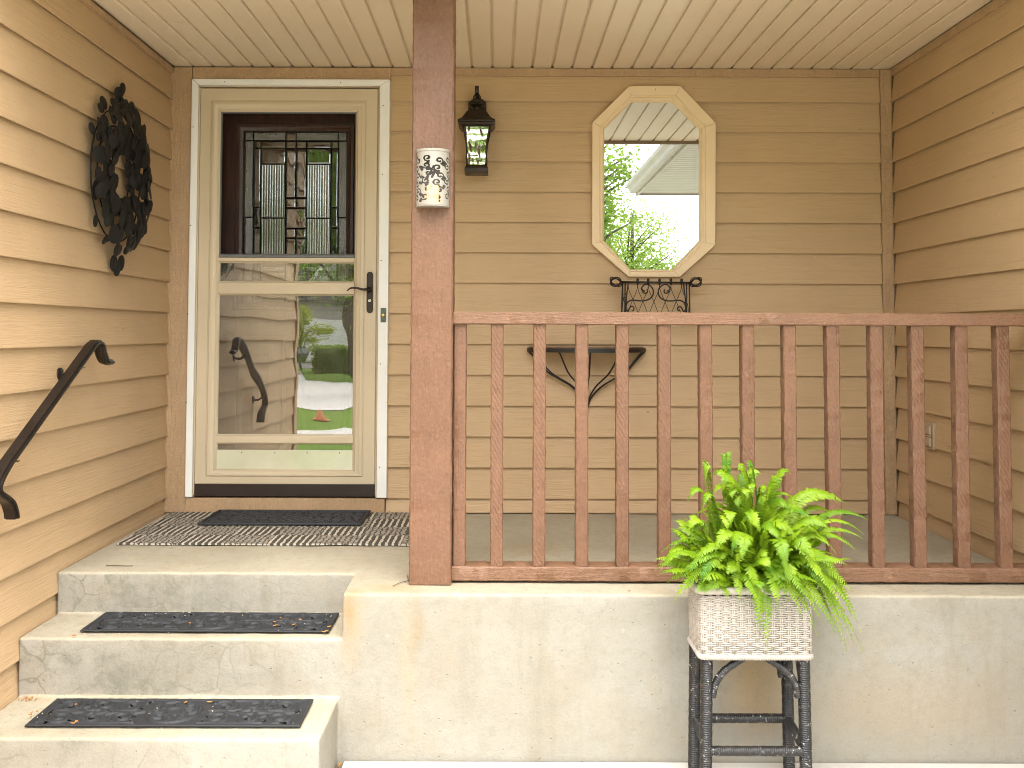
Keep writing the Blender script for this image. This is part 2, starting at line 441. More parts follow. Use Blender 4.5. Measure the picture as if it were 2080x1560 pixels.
def rug_mat():
    m = NT('woven_rug'); tc = m.n('ShaderNodeTexCoord').outputs['Object']
    ws = m.noise(tc, 38, 2, 0.5)
    xyz = m.n('ShaderNodeSeparateXYZ'); m.l(tc, xyz.inputs[0])
    bx = m.math('FLOOR', m.math('MULTIPLY', xyz.outputs['X'], 1/0.185))
    by = m.math('FLOOR', m.math('MULTIPLY', xyz.outputs['Y'], 1/0.175))
    chk = m.math('ABSOLUTE', m.math('MODULO', m.math('ADD', bx, by), 2.0))
    wobv = m.math('MULTIPLY', m.math('SUBTRACT', ws, 0.5), 0.014)
    sx = m.math('SINE', m.math('MULTIPLY', m.math('ADD', xyz.outputs['X'], wobv), 2*pi/0.027))
    sy = m.math('SINE', m.math('MULTIPLY', m.math('ADD', xyz.outputs['Y'], wobv), 2*pi/0.015))
    dash = m.math('SINE', m.math('MULTIPLY', m.math('ADD', xyz.outputs['X'], m.math('MULTIPLY', ws, 0.03)), 2*pi/0.022))
    dd = m.math('MULTIPLY', m.ramp(sy, -0.25, 0.25), m.ramp(dash, -0.75, -0.4))
    stripe = m.ramp(sx, 0.15, 0.5)
    fac = m.math('ADD', m.math('MULTIPLY', stripe, m.math('SUBTRACT', 1.0, chk)), m.math('MULTIPLY', dd, chk))
    sel = m.noise(tc, 200, 2, 0.6)
    cream = m.mix(sel, (0.36, 0.30, 0.23), (0.62, 0.55, 0.45)); drk = m.mix(sel, (0.035, 0.035, 0.028), (0.12, 0.11, 0.085))
    c = m.mix(fac, drk, cream)
    h = m.math('ADD', m.math('MULTIPLY', fac, 0.7), m.math('MULTIPLY', sel, 0.6))
    return m.set(c, 0.95, m.bump(h, 0.003, 0.9), spec=0.1)
M['rug'] = rug_mat()

# ------------------------------------------------------------------ ground and surroundings
GZ = -0.55
XL, XR = -1.634, 1.966         # sheathing planes of the left and right wall
def grass_mat():
    m = NT('lawn_grass'); p = m.pos()
    c = m.mix(m.ramp(m.noise(p, 0.8, 5, 0.7), 0.3, 0.7), (0.12, 0.20, 0.03), (0.19, 0.28, 0.05))
    c = m.mix(m.ramp(m.noise(p, 40, 3, 0.7), 0.4, 0.7, 0, 0.6), c, (0.05, 0.09, 0.012))
    return m.set(c, 0.9, m.bump(m.noise(p, 60, 3, 0.7), 0.03, 0.8), spec=0.1)
M['grass'] = grass_mat()
def pave_mat(name, col):
    m = NT(name); p = m.pos()
    c = m.mix(m.ramp(m.noise(p, 2.2, 6, 0.7), 0.3, 0.7), vmul(col, 0.9), vmul(col, 1.06))
    c = m.mix(m.ramp(m.noise(p, 80, 3, 0.7), 0.6, 0.75, 0, 0.3), c, vmul(col, 0.6))
    return m.set(c, 0.9, m.bump(m.noise(p, 70, 4, 0.7), 0.002, 0.7), spec=0.2)
M['walk'] = pave_mat('pale_walk_concrete', (0.50, 0.47, 0.425))
M['road'] = pave_mat('street_asphalt', (0.17, 0.16, 0.15))
M['drive'] = pave_mat('driveway_concrete', (0.54, 0.50, 0.46))
b = MB().add([(-1500,-1500,GZ-0.03),(1500,-1500,GZ-0.03),(1500,1500,GZ-0.03),(-1500,1500,GZ-0.03)], [(0,1,2,3)])
struct('lawn', b, M['grass'])
b = MB().box(-0.512, 9.0, -7.0, -1.428, GZ-0.09, GZ)  # enlarged out of view to bounce light onto the porch ceiling
struct('walkway', b, M['walk'], 0.006)
b = MB().box(XL+0.022, -0.53, -7.0, -1.748, GZ-0.09, GZ-0.004)  # unseen pale paving, added to bounce light up under the porch
struct('bounce_apron', b, M['walk'], 0.006)
b = MB().add([(-14,-9.6,GZ-0.02),(14,-9.6,GZ-0.02),(14,-8.2,GZ-0.02),(-14,-8.2,GZ-0.02)], [(0,1,2,3)])
struct('garden_path', b, M['walk'])
b = MB().add([(-20,-30,GZ-0.02),(-6.9,-29,GZ-0.02),(-5.4,-22.5,GZ-0.02),(20,-23,GZ-0.02),(20,-13.4,GZ-0.02),(-20,-13.0,GZ-0.02)], [(0,1,2,3,4,5)])
struct('driveway', b, M['drive'])
b = MB().add([(-120,-39,GZ-0.015),(120,-39,GZ-0.015),(120,-33,GZ-0.015),(-120,-33,GZ-0.015)], [(0,1,2,3)])
struct('street', b, M['road'])

# ------------------------------------------------------------------ the walls
K0, KE = 0.0727, 0.1506        # height of the first lap above the deck, and the exposure of the lap siding
CEIL = 2.20
XL, XR = -1.634, 1.966         # sheathing planes of the left and right wall
def lap(z0, z1, last=False):
    """section of one lap board: (out, z), out = distance proud of the sheathing"""
    return [(0.0, z0+0.018), (0.0165, z0+0.018), (0.0175, z0+0.0008), (0.0205, z0), (0.0228, z0+0.0016), (0.0228, z0+0.006), (0.0052, z1), (0.0005, z1)]
def wob(i): return 0.0008*sin(i*12.9898)

# back wall
bw = thing('siding_wall', 'tan lap siding wall facing the camera, behind the lantern and the octagonal mirror', 'wall', (0.7, 0, 0), 'house walls', 'thing')
DX0, DX1 = X(788, 0), X(1789, 0)
def course(parent, k, place, ln0, ln1, mat, name='siding_board', z0=None, z1=None):
    za = K0 + KE*k if z0 is None else z0; zb = K0 + KE*(k+1) + 0.012 if z1 is None else z1
    sec = lap(za, zb); w_ = wob(k)
    m = MB().prism([place(ln0, o + (w_ if o > .01 else 0), z) for o, z in sec], [place(ln1, o + (w_ if o > .01 else 0), z) for o, z in sec])
    return part(name, m, mat, parent)
pb = lambda t, o, z: (t, -o, z)
course(bw, -1, pb, DX0, DX1, M['siding_x'], z0=0.004)
for k in range(0, 14): course(bw, k, pb, DX0, DX1, M['siding_x'], z1=(CEIL-0.02 if k == 13 else None))
part('frieze_board', MB().box(DX0, DX1, -0.021, 0.002, CEIL-0.042, CEIL-0.003), M['trim'], bw, 0.002)
part('corner_board', MB().box(DX1+0.002, XR-0.018, -0.026, 0.001, 0.003, CEIL-0.004), M['trim'], bw, 0.003)
sh = MB(); sh.box(X(392,0), 8, 0.0045, 0.14, CEIL-0.09, 4.5); sh.box(X(769,0), 8, 0.0045, 0.14, -0.6, CEIL-0.09); sh.box(-8, X(392,0), 0.0045, 0.14, -0.6, 4.5)
part('sheathing', sh, M['trim'], bw)
# left wall, running forward past the steps to the corner of the wing
lw = thing('siding_wall', 'tan lap siding wall on the left, carrying the black wreath and handrail', 'wall', (XL, -1.4, GZ), 'house walls', 'thing')
pl = lambda t, o, z: (XL + o, t, z)
YE = -2.86
for k in range(-5, 14):
    course(lw, k, pl, YE, -0.031, M['siding_y'], z0=(GZ-0.02 if k == -5 else None), z1=(CEIL-0.02 if k == 13 else None))
for k in range(14, 17): course(lw, k, pl, YE, -1.75, M['siding_y'])
part('frieze_board', MB().box(XL, XL+0.024, -1.72, -0.031, CEIL-0.038, CEIL-0.012), M['trim'], lw, 0.002)
part('corner_board', MB().box(XL-0.05, XL+0.03, YE-0.10, YE-0.002, GZ-0.02, 2.6), M['trim'], lw, 0.003)
part('sheathing', MB().box(XL-0.12, XL-0.0005, YE-0.02, -0.001, GZ-0.02, 2.62), M['trim'], lw)
# right wall
rw = thing('siding_wall', 'tan lap siding wall on the right, with the outlet low behind the railing', 'wall', (XR, -1.4, GZ), 'house walls', 'thing')
pr = lambda t, o, z: (XR - o, t, z)
for k in range(-5, 14):
    course(rw, k, pr, -2.0, -0.028, M['siding_y'], z0=(GZ-0.02 if k == -5 else None), z1=(CEIL-0.02 if k == 13 else None))
for k in range(14, 15): course(rw, k, pr, -2.0, -1.85, M['siding_y'])
part('corner_board', MB().box(XR-0.03, XR+0.13, -2.12, -2.022, GZ-0.02, 2.34), M['trim'], rw, 0.003)
part('frieze_board', MB().box(XR-0.024, XR, -1.72, -0.028, CEIL-0.038, CEIL-0.004), M['trim'], rw, 0.002)
part('sheathing', MB().box(XR+0.0005, XR+0.12, -2.02, -0.001, GZ-0.02, 2.32), M['trim'], rw)

# roof of the wing on the right, running forward past the porch: its eave shows in the mirror
M['fascia'] = paint_mat('fascia_paint', (0.42, 0.38, 0.33), 0.5)
M['shingle'] = pave_mat('roof_shingles', (0.09, 0.075, 0.065))
EX, EY0, EY1, EZ = 1.52, -2.0, -5.62, 2.405
wr = thing('wing_roof', 'pale eave of the wing roof beside the porch, seen at the right of the octagonal mirror', 'roof', (3.2, -3.8, EZ))
part('shingles', MB().prism([(EX-0.07,EY0,EZ+0.15),(5.2,EY0,EZ+1.9),(5.2,EY0,EZ+1.86),(EX-0.05,EY0,EZ+0.12)], [(EX-0.07,EY1-0.04,EZ+0.15),(5.2,EY1-0.04,EZ+1.9),(5.2,EY1-0.04,EZ+1.86),(EX-0.05,EY1-0.04,EZ+0.12)]), M['shingle'], wr)
part('fascia_board', MB().box(EX-0.02, EX, EY1, EY0, EZ-0.03, EZ+0.115), M['fascia'], wr, 0.003)
gp = [(0,0.10),(-0.10,0.10),(-0.105,0.09),(-0.10,0.06),(-0.075,0.03),(-0.07,0.0),(-0.065,-0.012),(0,-0.012)]
part('gutter', MB().prism([(EX-0.022+a, EY1+0.01, EZ+0.01+b_) for a, b_ in gp], [(EX-0.022+a, EY0, EZ+0.01+b_) for a, b_ in gp]), M['fascia'], wr)
part('end_board', MB().prism([(EX+.002,EY1,EZ-0.02),(5.2,EY1,EZ-0.02),(5.2,EY1,EZ+1.85),(EX+.002,EY1,EZ+0.115)], [(EX+.002,EY1+0.022,EZ-0.02),(5.2,EY1+0.022,EZ-0.02),(5.2,EY1+0.022,EZ+1.85),(EX+.002,EY1+0.022,EZ+0.115)]), M['fascia'], wr)
for i in range(35):
    part('soffit_board', MB().box(EX+0.003, 3.4, EY1+0.026+0.1*i, EY1+0.026+0.1*i+0.092, EZ, EZ+0.012), M['fascia'], wr)
part('beam', MB().box(4.5, 4.7, EY1+0.05, EY0, EZ+0.02, EZ+0.3), M['fascia'], wr)
for y_ in (EY1+0.2, EY0-0.3): part('post', MB().box(4.53, 4.67, y_-0.07, y_+0.07, GZ-0.05, EZ+0.018), M['brown'], wr)

# ------------------------------------------------------------------ porch ceiling and roof
pc = thing('porch_ceiling', 'cream grooved soffit ceiling above the porch', 'ceiling', (0.16, -0.85, CEIL), None, 'thing')
PITCHW = 0.0993; gx = X(958.5, 0, 141)
YF = -1.81
def plank_mesh(wd):
    a = 0.0035; h = wd - a
    sec = [(a, 0.012), (a, 0.0045), (a+0.003, 0.0008), (a+0.009, 0.0), (h-0.012, 0.0), (h-0.005, 0.0015), (h-0.002, 0.007), (h-0.002, 0.012)]
    return MB().prism([(x, YF, z) for x, z in sec], [(x, -0.004, z) for x, z in sec])
pm = None; k = -15
x = gx - PITCHW*15
while x < XR - 0.02:
    if x + PITCHW > XL + 0.03:
        x0, x1 = max(x, XL+0.006), min(x+PITCHW, XR-0.006)
        if x1 - x0 > 0.02:
            if x1 - x0 > PITCHW - 1e-4:
                if pm is None: pm = mesh('ceiling_plank', plank_mesh(PITCHW), M['soffit'])
                me = pm
            else: me = mesh('ceiling_plank', plank_mesh(x1-x0), M['soffit'])
            o = link('ceiling_plank', me, pc, (x0 - 0.16, 0.85, 0.0006*sin(k*7.1)))
    x += PITCHW; k += 1
part('ceiling_deck', MB().box(XL+0.001, XR-0.001, YF, -0.0015, CEIL+0.0125, CEIL+0.05), M['soffit'], pc)
rf = thing('porch_roof', 'brown shingled roof edge over the porch with a cream fascia', 'roof', (0.16, -0.85, CEIL+0.06))
part('roof_deck', MB().prism([(XL-0.1, YF-0.1, CEIL+0.2), (XL-0.1, 0.3, CEIL+0.9), (XL-0.1, 0.3, CEIL+0.06), (XL-0.1, YF, CEIL+0.06)],
                             [(XR+0.1, YF-0.1, CEIL+0.2), (XR+0.1, 0.3, CEIL+0.9), (XR+0.1, 0.3, CEIL+0.06), (XR+0.1, YF, CEIL+0.06)]), M['shingle'], rf)
part('fascia', MB().box(XL+0.02, XR-0.02, YF-0.028, YF-0.003, CEIL-0.022, CEIL+0.19), M['fascia'], rf, 0.002)

# ------------------------------------------------------------------ concrete porch and steps (one cast body, split by face into its parts)
PF, R1, F3 = -1.42, -1.15, -1.743
Z2, Z3 = -0.151, -0.346
cp = thing('concrete_porch', 'stained concrete porch with three steps in front of the door', 'porch', (0.1, -0.7, GZ), None, 'thing')
xs = [XL+0.019, -0.535, -0.524, XR-0.019]; ys = [F3, PF, R1, 0.0035]; zs = [GZ-0.1, Z3, Z2, 0.0]
def solid(i, j, k):
    if not (0 <= i < 3 and 0 <= j < 3 and 0 <= k < 3): return False
    h = 3
    if j == 0: h = 1 if i == 0 else 0
    elif j == 1: h = 2 if i <= 1 else 3
    return k < h
bm = bmesh.new(); vc = {}
def gv(i, j, k):
    if (i,j,k) not in vc: vc[(i,j,k)] = bm.verts.new((xs[i], ys[j], zs[k]))
    return vc[(i,j,k)]
for i in range(3):
    for j in range(3):
        for k in range(3):
            if not solid(i,j,k): continue
            for d, q in (((-1,0,0), ((0,0,0),(0,0,1),(0,1,1),(0,1,0))), ((1,0,0), ((1,0,0),(1,1,0),(1,1,1),(1,0,1))),
                         ((0,-1,0), ((0,0,0),(1,0,0),(1,0,1),(0,0,1))), ((0,1,0), ((0,1,0),(0,1,1),(1,1,1),(1,1,0))),
                         ((0,0,-1), ((0,0,0),(0,1,0),(1,1,0),(1,0,0))), ((0,0,1), ((0,0,1),(1,0,1),(1,1,1),(0,1,1)))):
                if not solid(i+d[0], j+d[1], k+d[2]): bm.faces.new([gv(i+a, j+b_, k+c) for a, b_, c in q])
bmesh.ops.dissolve_limit(bm, angle_limit=R(1), verts=bm.verts, edges=bm.edges)
es = [e for e in bm.edges if len(e.link_faces) == 2 and e.calc_face_angle() > 0.5 and max(v.co.z for v in e.verts) > GZ-0.05]
bmesh.ops.bevel(bm, geom=es, offset=0.011, segments=4, profile=0.5, affect='EDGES', clamp_overlap=True)
bmesh.ops.triangulate(bm, faces=[f for f in bm.faces if len(f.verts) > 4])
# cut it into a fine net and roughen it, so that arrises waver as worn concrete does
for _ in range(6):
    le = [e for e in bm.edges if e.calc_length() > 0.05]
    if not le: break
    bmesh.ops.subdivide_edges(bm, edges=le, cuts=1, use_grid_fill=False)
    bmesh.ops.triangulate(bm, faces=[f for f in bm.faces if len(f.verts) > 4])
bm.normal_update()
for v in bm.verts:
    p = v.co.copy()
    if p.y > -0.02 or p.x < XL+0.03 or p.x > XR-0.03: continue
    n1 = noise.noise_vector(p*9)*0.0018 + noise.noise_vector(p*31)*0.0016
    v.co = p + n1
def fr(f):
    c = f.calc_center_median()
    if (c.y < PF - 0.004 and c.z < Z3+0.01 and c.x < -0.52) or (c.z < Z3 + 0.006 and c.x < -0.53 and c.y < PF+0.02): return 2
    if c.x < -0.5235 and (c.y < R1 - 0.0005 and c.z < Z2 + 0.012): return 1
    return 0
regs = [fr(f) for f in bm.faces]
vs_ = [v.co.copy() for v in bm.verts]; bm.verts.index_update()
fl = [[v.index for v in f.verts] for f in bm.faces]; bm.free()
for nm, rg in (('landing', 0), ('step', 1), ('step', 2)):
    mp = {}; mb = MB()
    for f, r_ in zip(fl, regs):
        if r_ != rg: continue
        g = []
        for i in f:
            if i not in mp: mp[i] = len(mb.v); mb.v.append(tuple(vs_[i]))
            g.append(mp[i])
        mb.f.append(tuple(g)); mb.m.append(0)
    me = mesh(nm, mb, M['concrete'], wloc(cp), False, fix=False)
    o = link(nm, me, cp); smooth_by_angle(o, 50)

# ------------------------------------------------------------------ doorway: casing, front door, storm door
dc = thing('door_casing', 'tan and white trim boards framing the storm door', 'door frame', (X(580,0), -0.02, 0), None, 'thing')
xa, xb, xc, xd = X(345,-0.03), X(383,-0.03), X(768,-0.045), X(788.5,-0.045)
zt = Z(162, -0.045)
part('side_board', MB().box(XL+0.004, xb, -0.030, 0.003, 0.003, CEIL-0.006), M['trim'], dc, 0.003)
part('head_board', MB().box(xb+0.002, X(790,-0.03), -0.032, 0.003, zt+0.002, CEIL-0.006), M['trim'], dc, 0.003)
part('sill_board', MB().box(xb+0.002, X(785,-0.03), -0.036, 0.003, 0.003, Z(1014,-0.04)), M['trim'], dc, 0.003)
zb_ = Z(1013, -0.05)
wl = X(396,-0.047)
def mould(a, b, inn, out_, mi=0):
    pass
mo = MB()   # white brick moulding mitred at the top corners
def mitre(x0o, x0i, x1i, x1o, zo, zi, y0, y1, zb):
    l = MB().prism([(x0o,y0,zb),(x0i,y0,zb),(x0i,y0,zi),(x0o,y0,zo)], [(x0o,y1,zb),(x0i,y1,zb),(x0i,y1,zi),(x0o,y1,zo)])
    r = MB().prism([(x1i,y0,zb),(x1o,y0,zb),(x1o,y0,zo),(x1i,y0,zi)], [(x1i,y1,zb),(x1o,y1,zb),(x1o,y1,zo),(x1i,y1,zi)])
    t = MB().prism([(x0o+.0012,y0,zo),(x0i+.0012,y0,zi),(x1i-.0012,y0,zi),(x1o-.0012,y0,zo)], [(x0o+.0012,y1,zo),(x0i+.0012,y1,zi),(x1i-.0012,y1,zi),(x1o-.0012,y1,zo)])
    return l, r, t
for i, m_ in enumerate(mitre(xb+0.003, wl, xc, xd, zt, Z(175,-0.047), -0.047, 0.003, zb_)):
    part('white_moulding', m_, M['white'], dc, 0.004, seg=3)
sx0, sx1, szt = X(398,-0.04), X(766,-0.04), Z(178,-0.04)
for m_ in mitre(wl+0.001, sx0, sx1, xc-0.001, Z(175,-0.047)-0.001, szt, -0.040, 0.003, zb_):
    part('storm_jamb', m_, M['door_tan'], dc, 0.002)
# screws in the white moulding
sc_ = MB()
for px, py in ((455,168),(690,169),(391,260),(386,460),(381,640),(379,820),(777,215),(776,355),(774,530),(773,740),(772,950)):
    p = at(px, py, -0.0472); sc_.lathe((p.x, p.y, p.z), [(0.0, -0.0008), (0.0028, -0.0006), (0.0030, 0.001)], 8, 0, 'y')
part('screw', sc_, M['bronze'], dc)['kind'] = 'stuff'
jr = MB()      # depth of the doorway
jr.box(sx0-0.008, sx0+0.004, 0.004, 0.20, 0.05, szt); jr.box(sx1-0.004, sx1+0.008, 0.004, 0.20, 0.05, szt); jr.box(sx0, sx1, 0.004, 0.20, szt-0.004, szt+0.01)
jr.box(sx0, sx1, 0.004, 0.20, 0.02, 0.06)
part('inner_jamb', jr, M['mahogany'], dc)
hall = MB()
hall.box(-1.62, -0.3, 2.2, 2.25, -0.1, 2.4); hall.box(-1.67, -1.62, 0.2, 2.25, -0.1, 2.4); hall.box(-0.3, -0.25, 0.2, 2.25, -0.1, 2.4)
hall.box(-1.67, -0.25, 0.2, 2.25, 2.4, 2.45); hall.box(-1.67, -0.25, 0.2, 2.25, -0.15, -0.1)
hall.box(-1.67, sx0-0.0085, 0.15, 0.199, -0.1, 2.4); hall.box(sx1+0.0085, -0.25, 0.15, 0.199, -0.1, 2.4); hall.box(sx0, sx1, 0.15, 0.199, szt+0.02, 2.4); hall.box(sx0, sx1, 0.15, 0.199, -0.1, 0.018)
o = tag(link('hallway', mesh('hallway', hall, plain('hall_paint', (0.22, 0.19, 0.15), 0.8))), 'dim hallway behind the front door glass', 'room', None, 'structure')

# front door, dark wood with leaded glass
YD = 0.100
fd = thing('front_door', 'dark mahogany door with leaded glass, behind the storm door', 'door', (-0.98, YD, 0.06))
def cr2(cx, cy, y=YD): return at(340 + cx/3.12, 120 + cy/3.12, y)
g0 = cr2(485, 465); g1 = cr2(1130, 1547); GL, GR, GT, GB = g0.x, g1.x, g0.z, g1.z
dl, dr, dt, db = sx0+0.005, sx1-0.005, szt-0.006, 0.062
slab_ = MB(); fw = 0.024
for a in ((dl, GL-fw, db, dt), (GR+fw, dr, db, dt), (GL-fw, GR+fw, GT+fw, dt)): slab_.box(a[0], a[1], YD, YD+0.045, a[2], a[3])
slab_.box(GL-fw, GR+fw, YD, YD+0.045, db, GB-fw)
part('door_slab', slab_, M['mahogany'], fd, 0.002)
def frame(x0, x1, z0, z1, wd, y0, y1):
    return MB().rings([[(x0+a, y, z0+a), (x1-a, y, z0+a), (x1-a, y, z1-a), (x0+a, y, z1-a)] for a, y in ((0, y1), (0, y0+0.006), (0.005, y0), (wd*0.45, y0), (wd*0.6, y0+0.006), (wd-0.003, y0+0.010), (wd, y1))], cap=False, closed=True)
part('glass_moulding', frame(GL-fw-0.016, GR+fw+0.016, GB-fw-0.016, GT+fw+0.016, fw+0.016, YD-0.016, YD+0.02), M['mahogany'], fd, angle=30)
pz0, pz1 = db+0.14, GB-0.17
for p0, p1 in ((GL-0.02, (GL+GR)/2-0.035), ((GL+GR)/2+0.035, GR+0.02)):
    part('panel_moulding', frame(p0, p1, pz0, pz1, 0.035, YD-0.011, YD-0.002), M['mahogany'], fd, angle=30)
    part('raised_panel', MB().rings([[(p0+a, y, pz0+a), (p1-a, y, pz0+a), (p1-a, y, pz1-a), (p0+a, y, pz1-a)] for a, y in ((0.04, YD-0.002), (0.085, YD-0.010), (0.1, YD-0.010))]), M['mahogany'], fd)
lg = link('leaded_glass', mesh('leaded_glass', MB().box(GL-0.004, GR+0.004, YD+0.030, YD+0.033, GB-0.004, GT+0.004), glass_mat('outer_pane', 0.05, (0.8, 0.8, 0.76)), (fd.location)), fd)
xs_ = [485, 538, 584, 743, 808, 874, 1031, 1077, 1130]
rects = []   # (x0, x1, y0, y1, type) in enlarged photograph pixels
rects += [(485,538,465,519,'grain'),(538,743,465,519,'grain'),(743,808,465,519,'clear'),(808,1077,465,519,'grain'),(1077,1130,465,519,'grain')]
for a, b_ in ((485,538),(1077,1130)): rects += [(a,b_,519,1006,'grain'),(a,b_,1006,1493,'grain'),(a,b_,1493,1547,'grain')]
rects += [(538,743,1493,1547,'grain'),(743,808,1493,1547,'clear'),(808,874,1493,1547,'clear'),(874,1077,1493,1547,'grain')]
for a, b_ in ((538,584),(1031,1077)): rects += [(a,b_,519,566,'clear'),(a,b_,566,942,'clear'),(a,b_,942,1072,'clear'),(a,b_,1072,1446,'clear'),(a,b_,1446,1493,'clear')]
for a, b_ in ((584,743),(874,1031)): rects += [(a,b_,519,566,'clear'),(a,b_,566,667,'clear'),(a,b_,667,1010,'reed'),(a,b_,1010,1348,'reed'),(a,b_,1348,1446,'clear'),(a,b_,1446,1493,'clear')]
for a, b_ in ((743,808),(808,874)): rects += [(a,b_,519,566,'clear'),(a,b_,566,882,'clear'),(a,b_,882,945,'clear'),(a,b_,1075,1137,'clear'),(a,b_,1137,1493,'clear')]
rects += [(743,874,945,1075,'clear')]
cm = MB(); segs = set()
for n_, (a, b_, c, d, ty) in enumerate(rects):
    p, q = cr2(a, c), cr2(b_, d)
    x0, x1, z1, z0 = p.x, q.x, p.z, q.z
    pm_ = MB(); y = YD + 0.018
    if ty == 'reed':
        nr = 10; pts = []
        for i in range(nr*8+1):
            t = i/(nr*8); pts.append((x0+(x1-x0)*t, y - 0.0011*abs(sin(pi*nr*t))))
        pm_.rings([[(px_, py_, z0), (px_, py_, z1), (px_, y+0.003, z1), (px_, y+0.003, z0)] for px_, py_ in pts])
        part('pane', pm_, M['reed'], lg, angle=50)
    elif ty == 'grain':
        pm_.box(x0, x1, y, y+0.003, z0, z1); part('pane', pm_, M['grain'], lg)
    else:     # bevelled pane: sloped border, each set at its own slight tilt
        bvl = min(0.009, (x1-x0)*0.3); tx, tz = rnd.uniform(-.012, .012), rnd.uniform(-.008, .008)
        cx_, cz_ = (x0+x1)/2, (z0+z1)/2
        f_ = lambda xx, yy, zz: (xx, yy + (xx-cx_)*tx + (zz-cz_)*tz, zz)
        pm_.rings([[f_(x0+i, yy, z0+i), f_(x1-i, yy, z0+i), f_(x1-i, yy, z1-i), f_(x0+i, yy, z1-i)] for i, yy in ((0, y+0.003), (0, y+0.001), (bvl, y-0.001))])
        part('pane', pm_, M['clear'], lg)
    for s_ in (((x0, z0), (x1, z0)), ((x0, z1), (x1, z1)), ((x0, z0), (x0, z1)), ((x1, z0), (x1, z1))):
        key = tuple(round(v, 3) for v in s_[0] + s_[1])
        if key in segs: continue
        segs.add(key)
        (ax_, az_), (bx_, bz_) = s_; t = 0.0032
        if abs(az_-bz_) < 1e-6: cm.box(ax_, bx_, y-0.0035, y+0.006, az_-t, az_+t)
        else: cm.box(ax_-t, ax_+t, y-0.0041, y+0.0066, az_, bz_)
part('came', cm, M['lead'], lg)['kind'] = 'stuff'

# storm door
YS = -0.034
sd_ = thing('storm_door', 'almond storm door with a sliding glass and dark lever handle', 'door', (X(581,YS), YS, zb_))
ox0, ox1, ozt, ozb = X(401,YS), X(764,YS), Z(181,YS), Z(985,YS)
ix0, ix1, izt, izb = X(442,YS), X(720,YS), Z(228,YS), Z(957,YS)
fy0, fy1 = YS, YS+0.032
def mitred_frame(ox0, ox1, oz0, oz1, ix0, ix1, iz0, iz1, prof):
    """prof: [(fraction from outer to inner, y)]"""
    L = []
    for t, y in prof:
        a, b_ = ox0+(ix0-ox0)*t, ox1+(ix1-ox1)*t; c, d = oz0+(iz0-oz0)*t, oz1+(iz1-oz1)*t
        L.append([(a,y,c),(b_,y,c),(b_,y,d),(a,y,d)])
    return MB().rings(L, cap=False, closed=True)
prof = [(0,fy1),(0,fy0+0.003),(0.03,fy0),(0.52,fy0),(0.53,fy0+0.003),(0.56,fy0+0.003),(0.57,fy0-0.001),(0.62,fy0-0.004),(0.72,fy0-0.004),(0.76,fy0-0.001),(0.90,fy0+0.001),(0.92,fy0+0.004),(1.0,fy0+0.008),(1.0,fy1)]
part('door_frame', mitred_frame(ox0, ox1, ozb, ozt, ix0, ix1, izb, izt, prof), M['door_tan'], sd_, angle=30)
part('door_sweep', MB().box(ox0, ox1, fy0+0.004, fy1, zb_+0.003, ozb-0.001), M['sweep'], sd_, 0.002)
hg = MB(); hg.box(ox0-0.0095, ox0-0.001, fy0-0.001, fy1-0.004, zb_+0.01, ozt)
part('hinge_rail', hg, M['door_tan'], sd_, 0.002)
part('latch_strip', MB().box(ox1+0.001, sx1-0.0006, fy0+0.007, fy1-0.004, zb_+0.01, ozt), M['door_tan'], sd_)
ya, yb = fy0+0.008, fy0+0.024
def bar(name, p0, p1, y0, y1, m, bvl=0.002):
    return part(name, MB().box(ix0+0.0005, ix1-0.0005, y0, y1, Z(p1,YS), Z(p0,YS)), m, sd_, bvl)
bar('screen_rail', 519.5, 524.5, ya-0.004, yb, M['grey_rail'])
bar('glass_rail', 525, 533, ya-0.006, yb, M['door_tan'])
bar('lock_rail', 575, 599, ya-0.009, yb+0.004, M['door_tan'], 0.004)
bar('lower_rail', 887, 902, ya-0.004, yb, M['door_tan'], 0.003)
def pane(name, p0, p1, y, m): return part(name, MB().box(ix0+0.0006, ix1-0.0006, y, y+0.004, Z(p1,YS), Z(p0,YS)), m, sd_)
part('screen', MB().box(ix0+0.0006, ix1-0.0006, fy0+0.022, fy0+0.0226, Z(519.2,YS), izt-0.0006), M['screen'], sd_)
pane('upper_glass', 533.2, 574.8, fy0+0.016, M['glass'])
pane('lower_glass', 599.2, 886.8, fy0+0.016, M['glass'])
pane('bottom_glass', 902.2, 956.6, fy0+0.016, M['glass'])
kp = NT('frosted_kick'); q = kp.objc()
kp.set(kp.mix(kp.ramp(kp.noise(q, 4, 4, 0.6), 0.3, 0.7), (0.50, 0.49, 0.33), (0.62, 0.6, 0.44)), 0.12, spec=1.0)
M['kick'] = kp.mat
kpo = part('kick_strip', MB().box(ix0+0.001, ix1-0.001, fy0+0.012, fy0+0.0150, Z(956,YS), Z(916,YS)), M['kick'], sd_)
ks = MB()
for px in (492, 559, 625, 691):
    p = at(px, 921, fy0+0.0118); ks.lathe(p, [(0.0,-0.0012),(0.003,-0.0008),(0.0032,0.0004)], 8, 0, 'y')
ko = link('screw', mesh('screw', ks, M['bronze'], wloc(kpo)), kpo)
# glazing bead round the lower lights
for p0, p1 in ((228, 519.5), (533.2, 574.8), (599.2, 886.8), (902.2, 956.5)):
    x0, x1, z0, z1 = ix0+0.0007, ix1-0.0007, Z(p1,YS)+0.0004, Z(p0,YS)-0.0004
    part('glazing_bead', mitred_frame(x0, x1, z0, z1, x0+0.006, x1-0.006, z0+0.006, z1-0.006, [(0,fy0+0.0205),(0,fy0+0.0092),(0.5,fy0+0.0105),(1,fy0+0.0155),(1,fy0+0.0205)]), M['grey_rail'] if p0 < 300 else M['door_tan'], sd_)
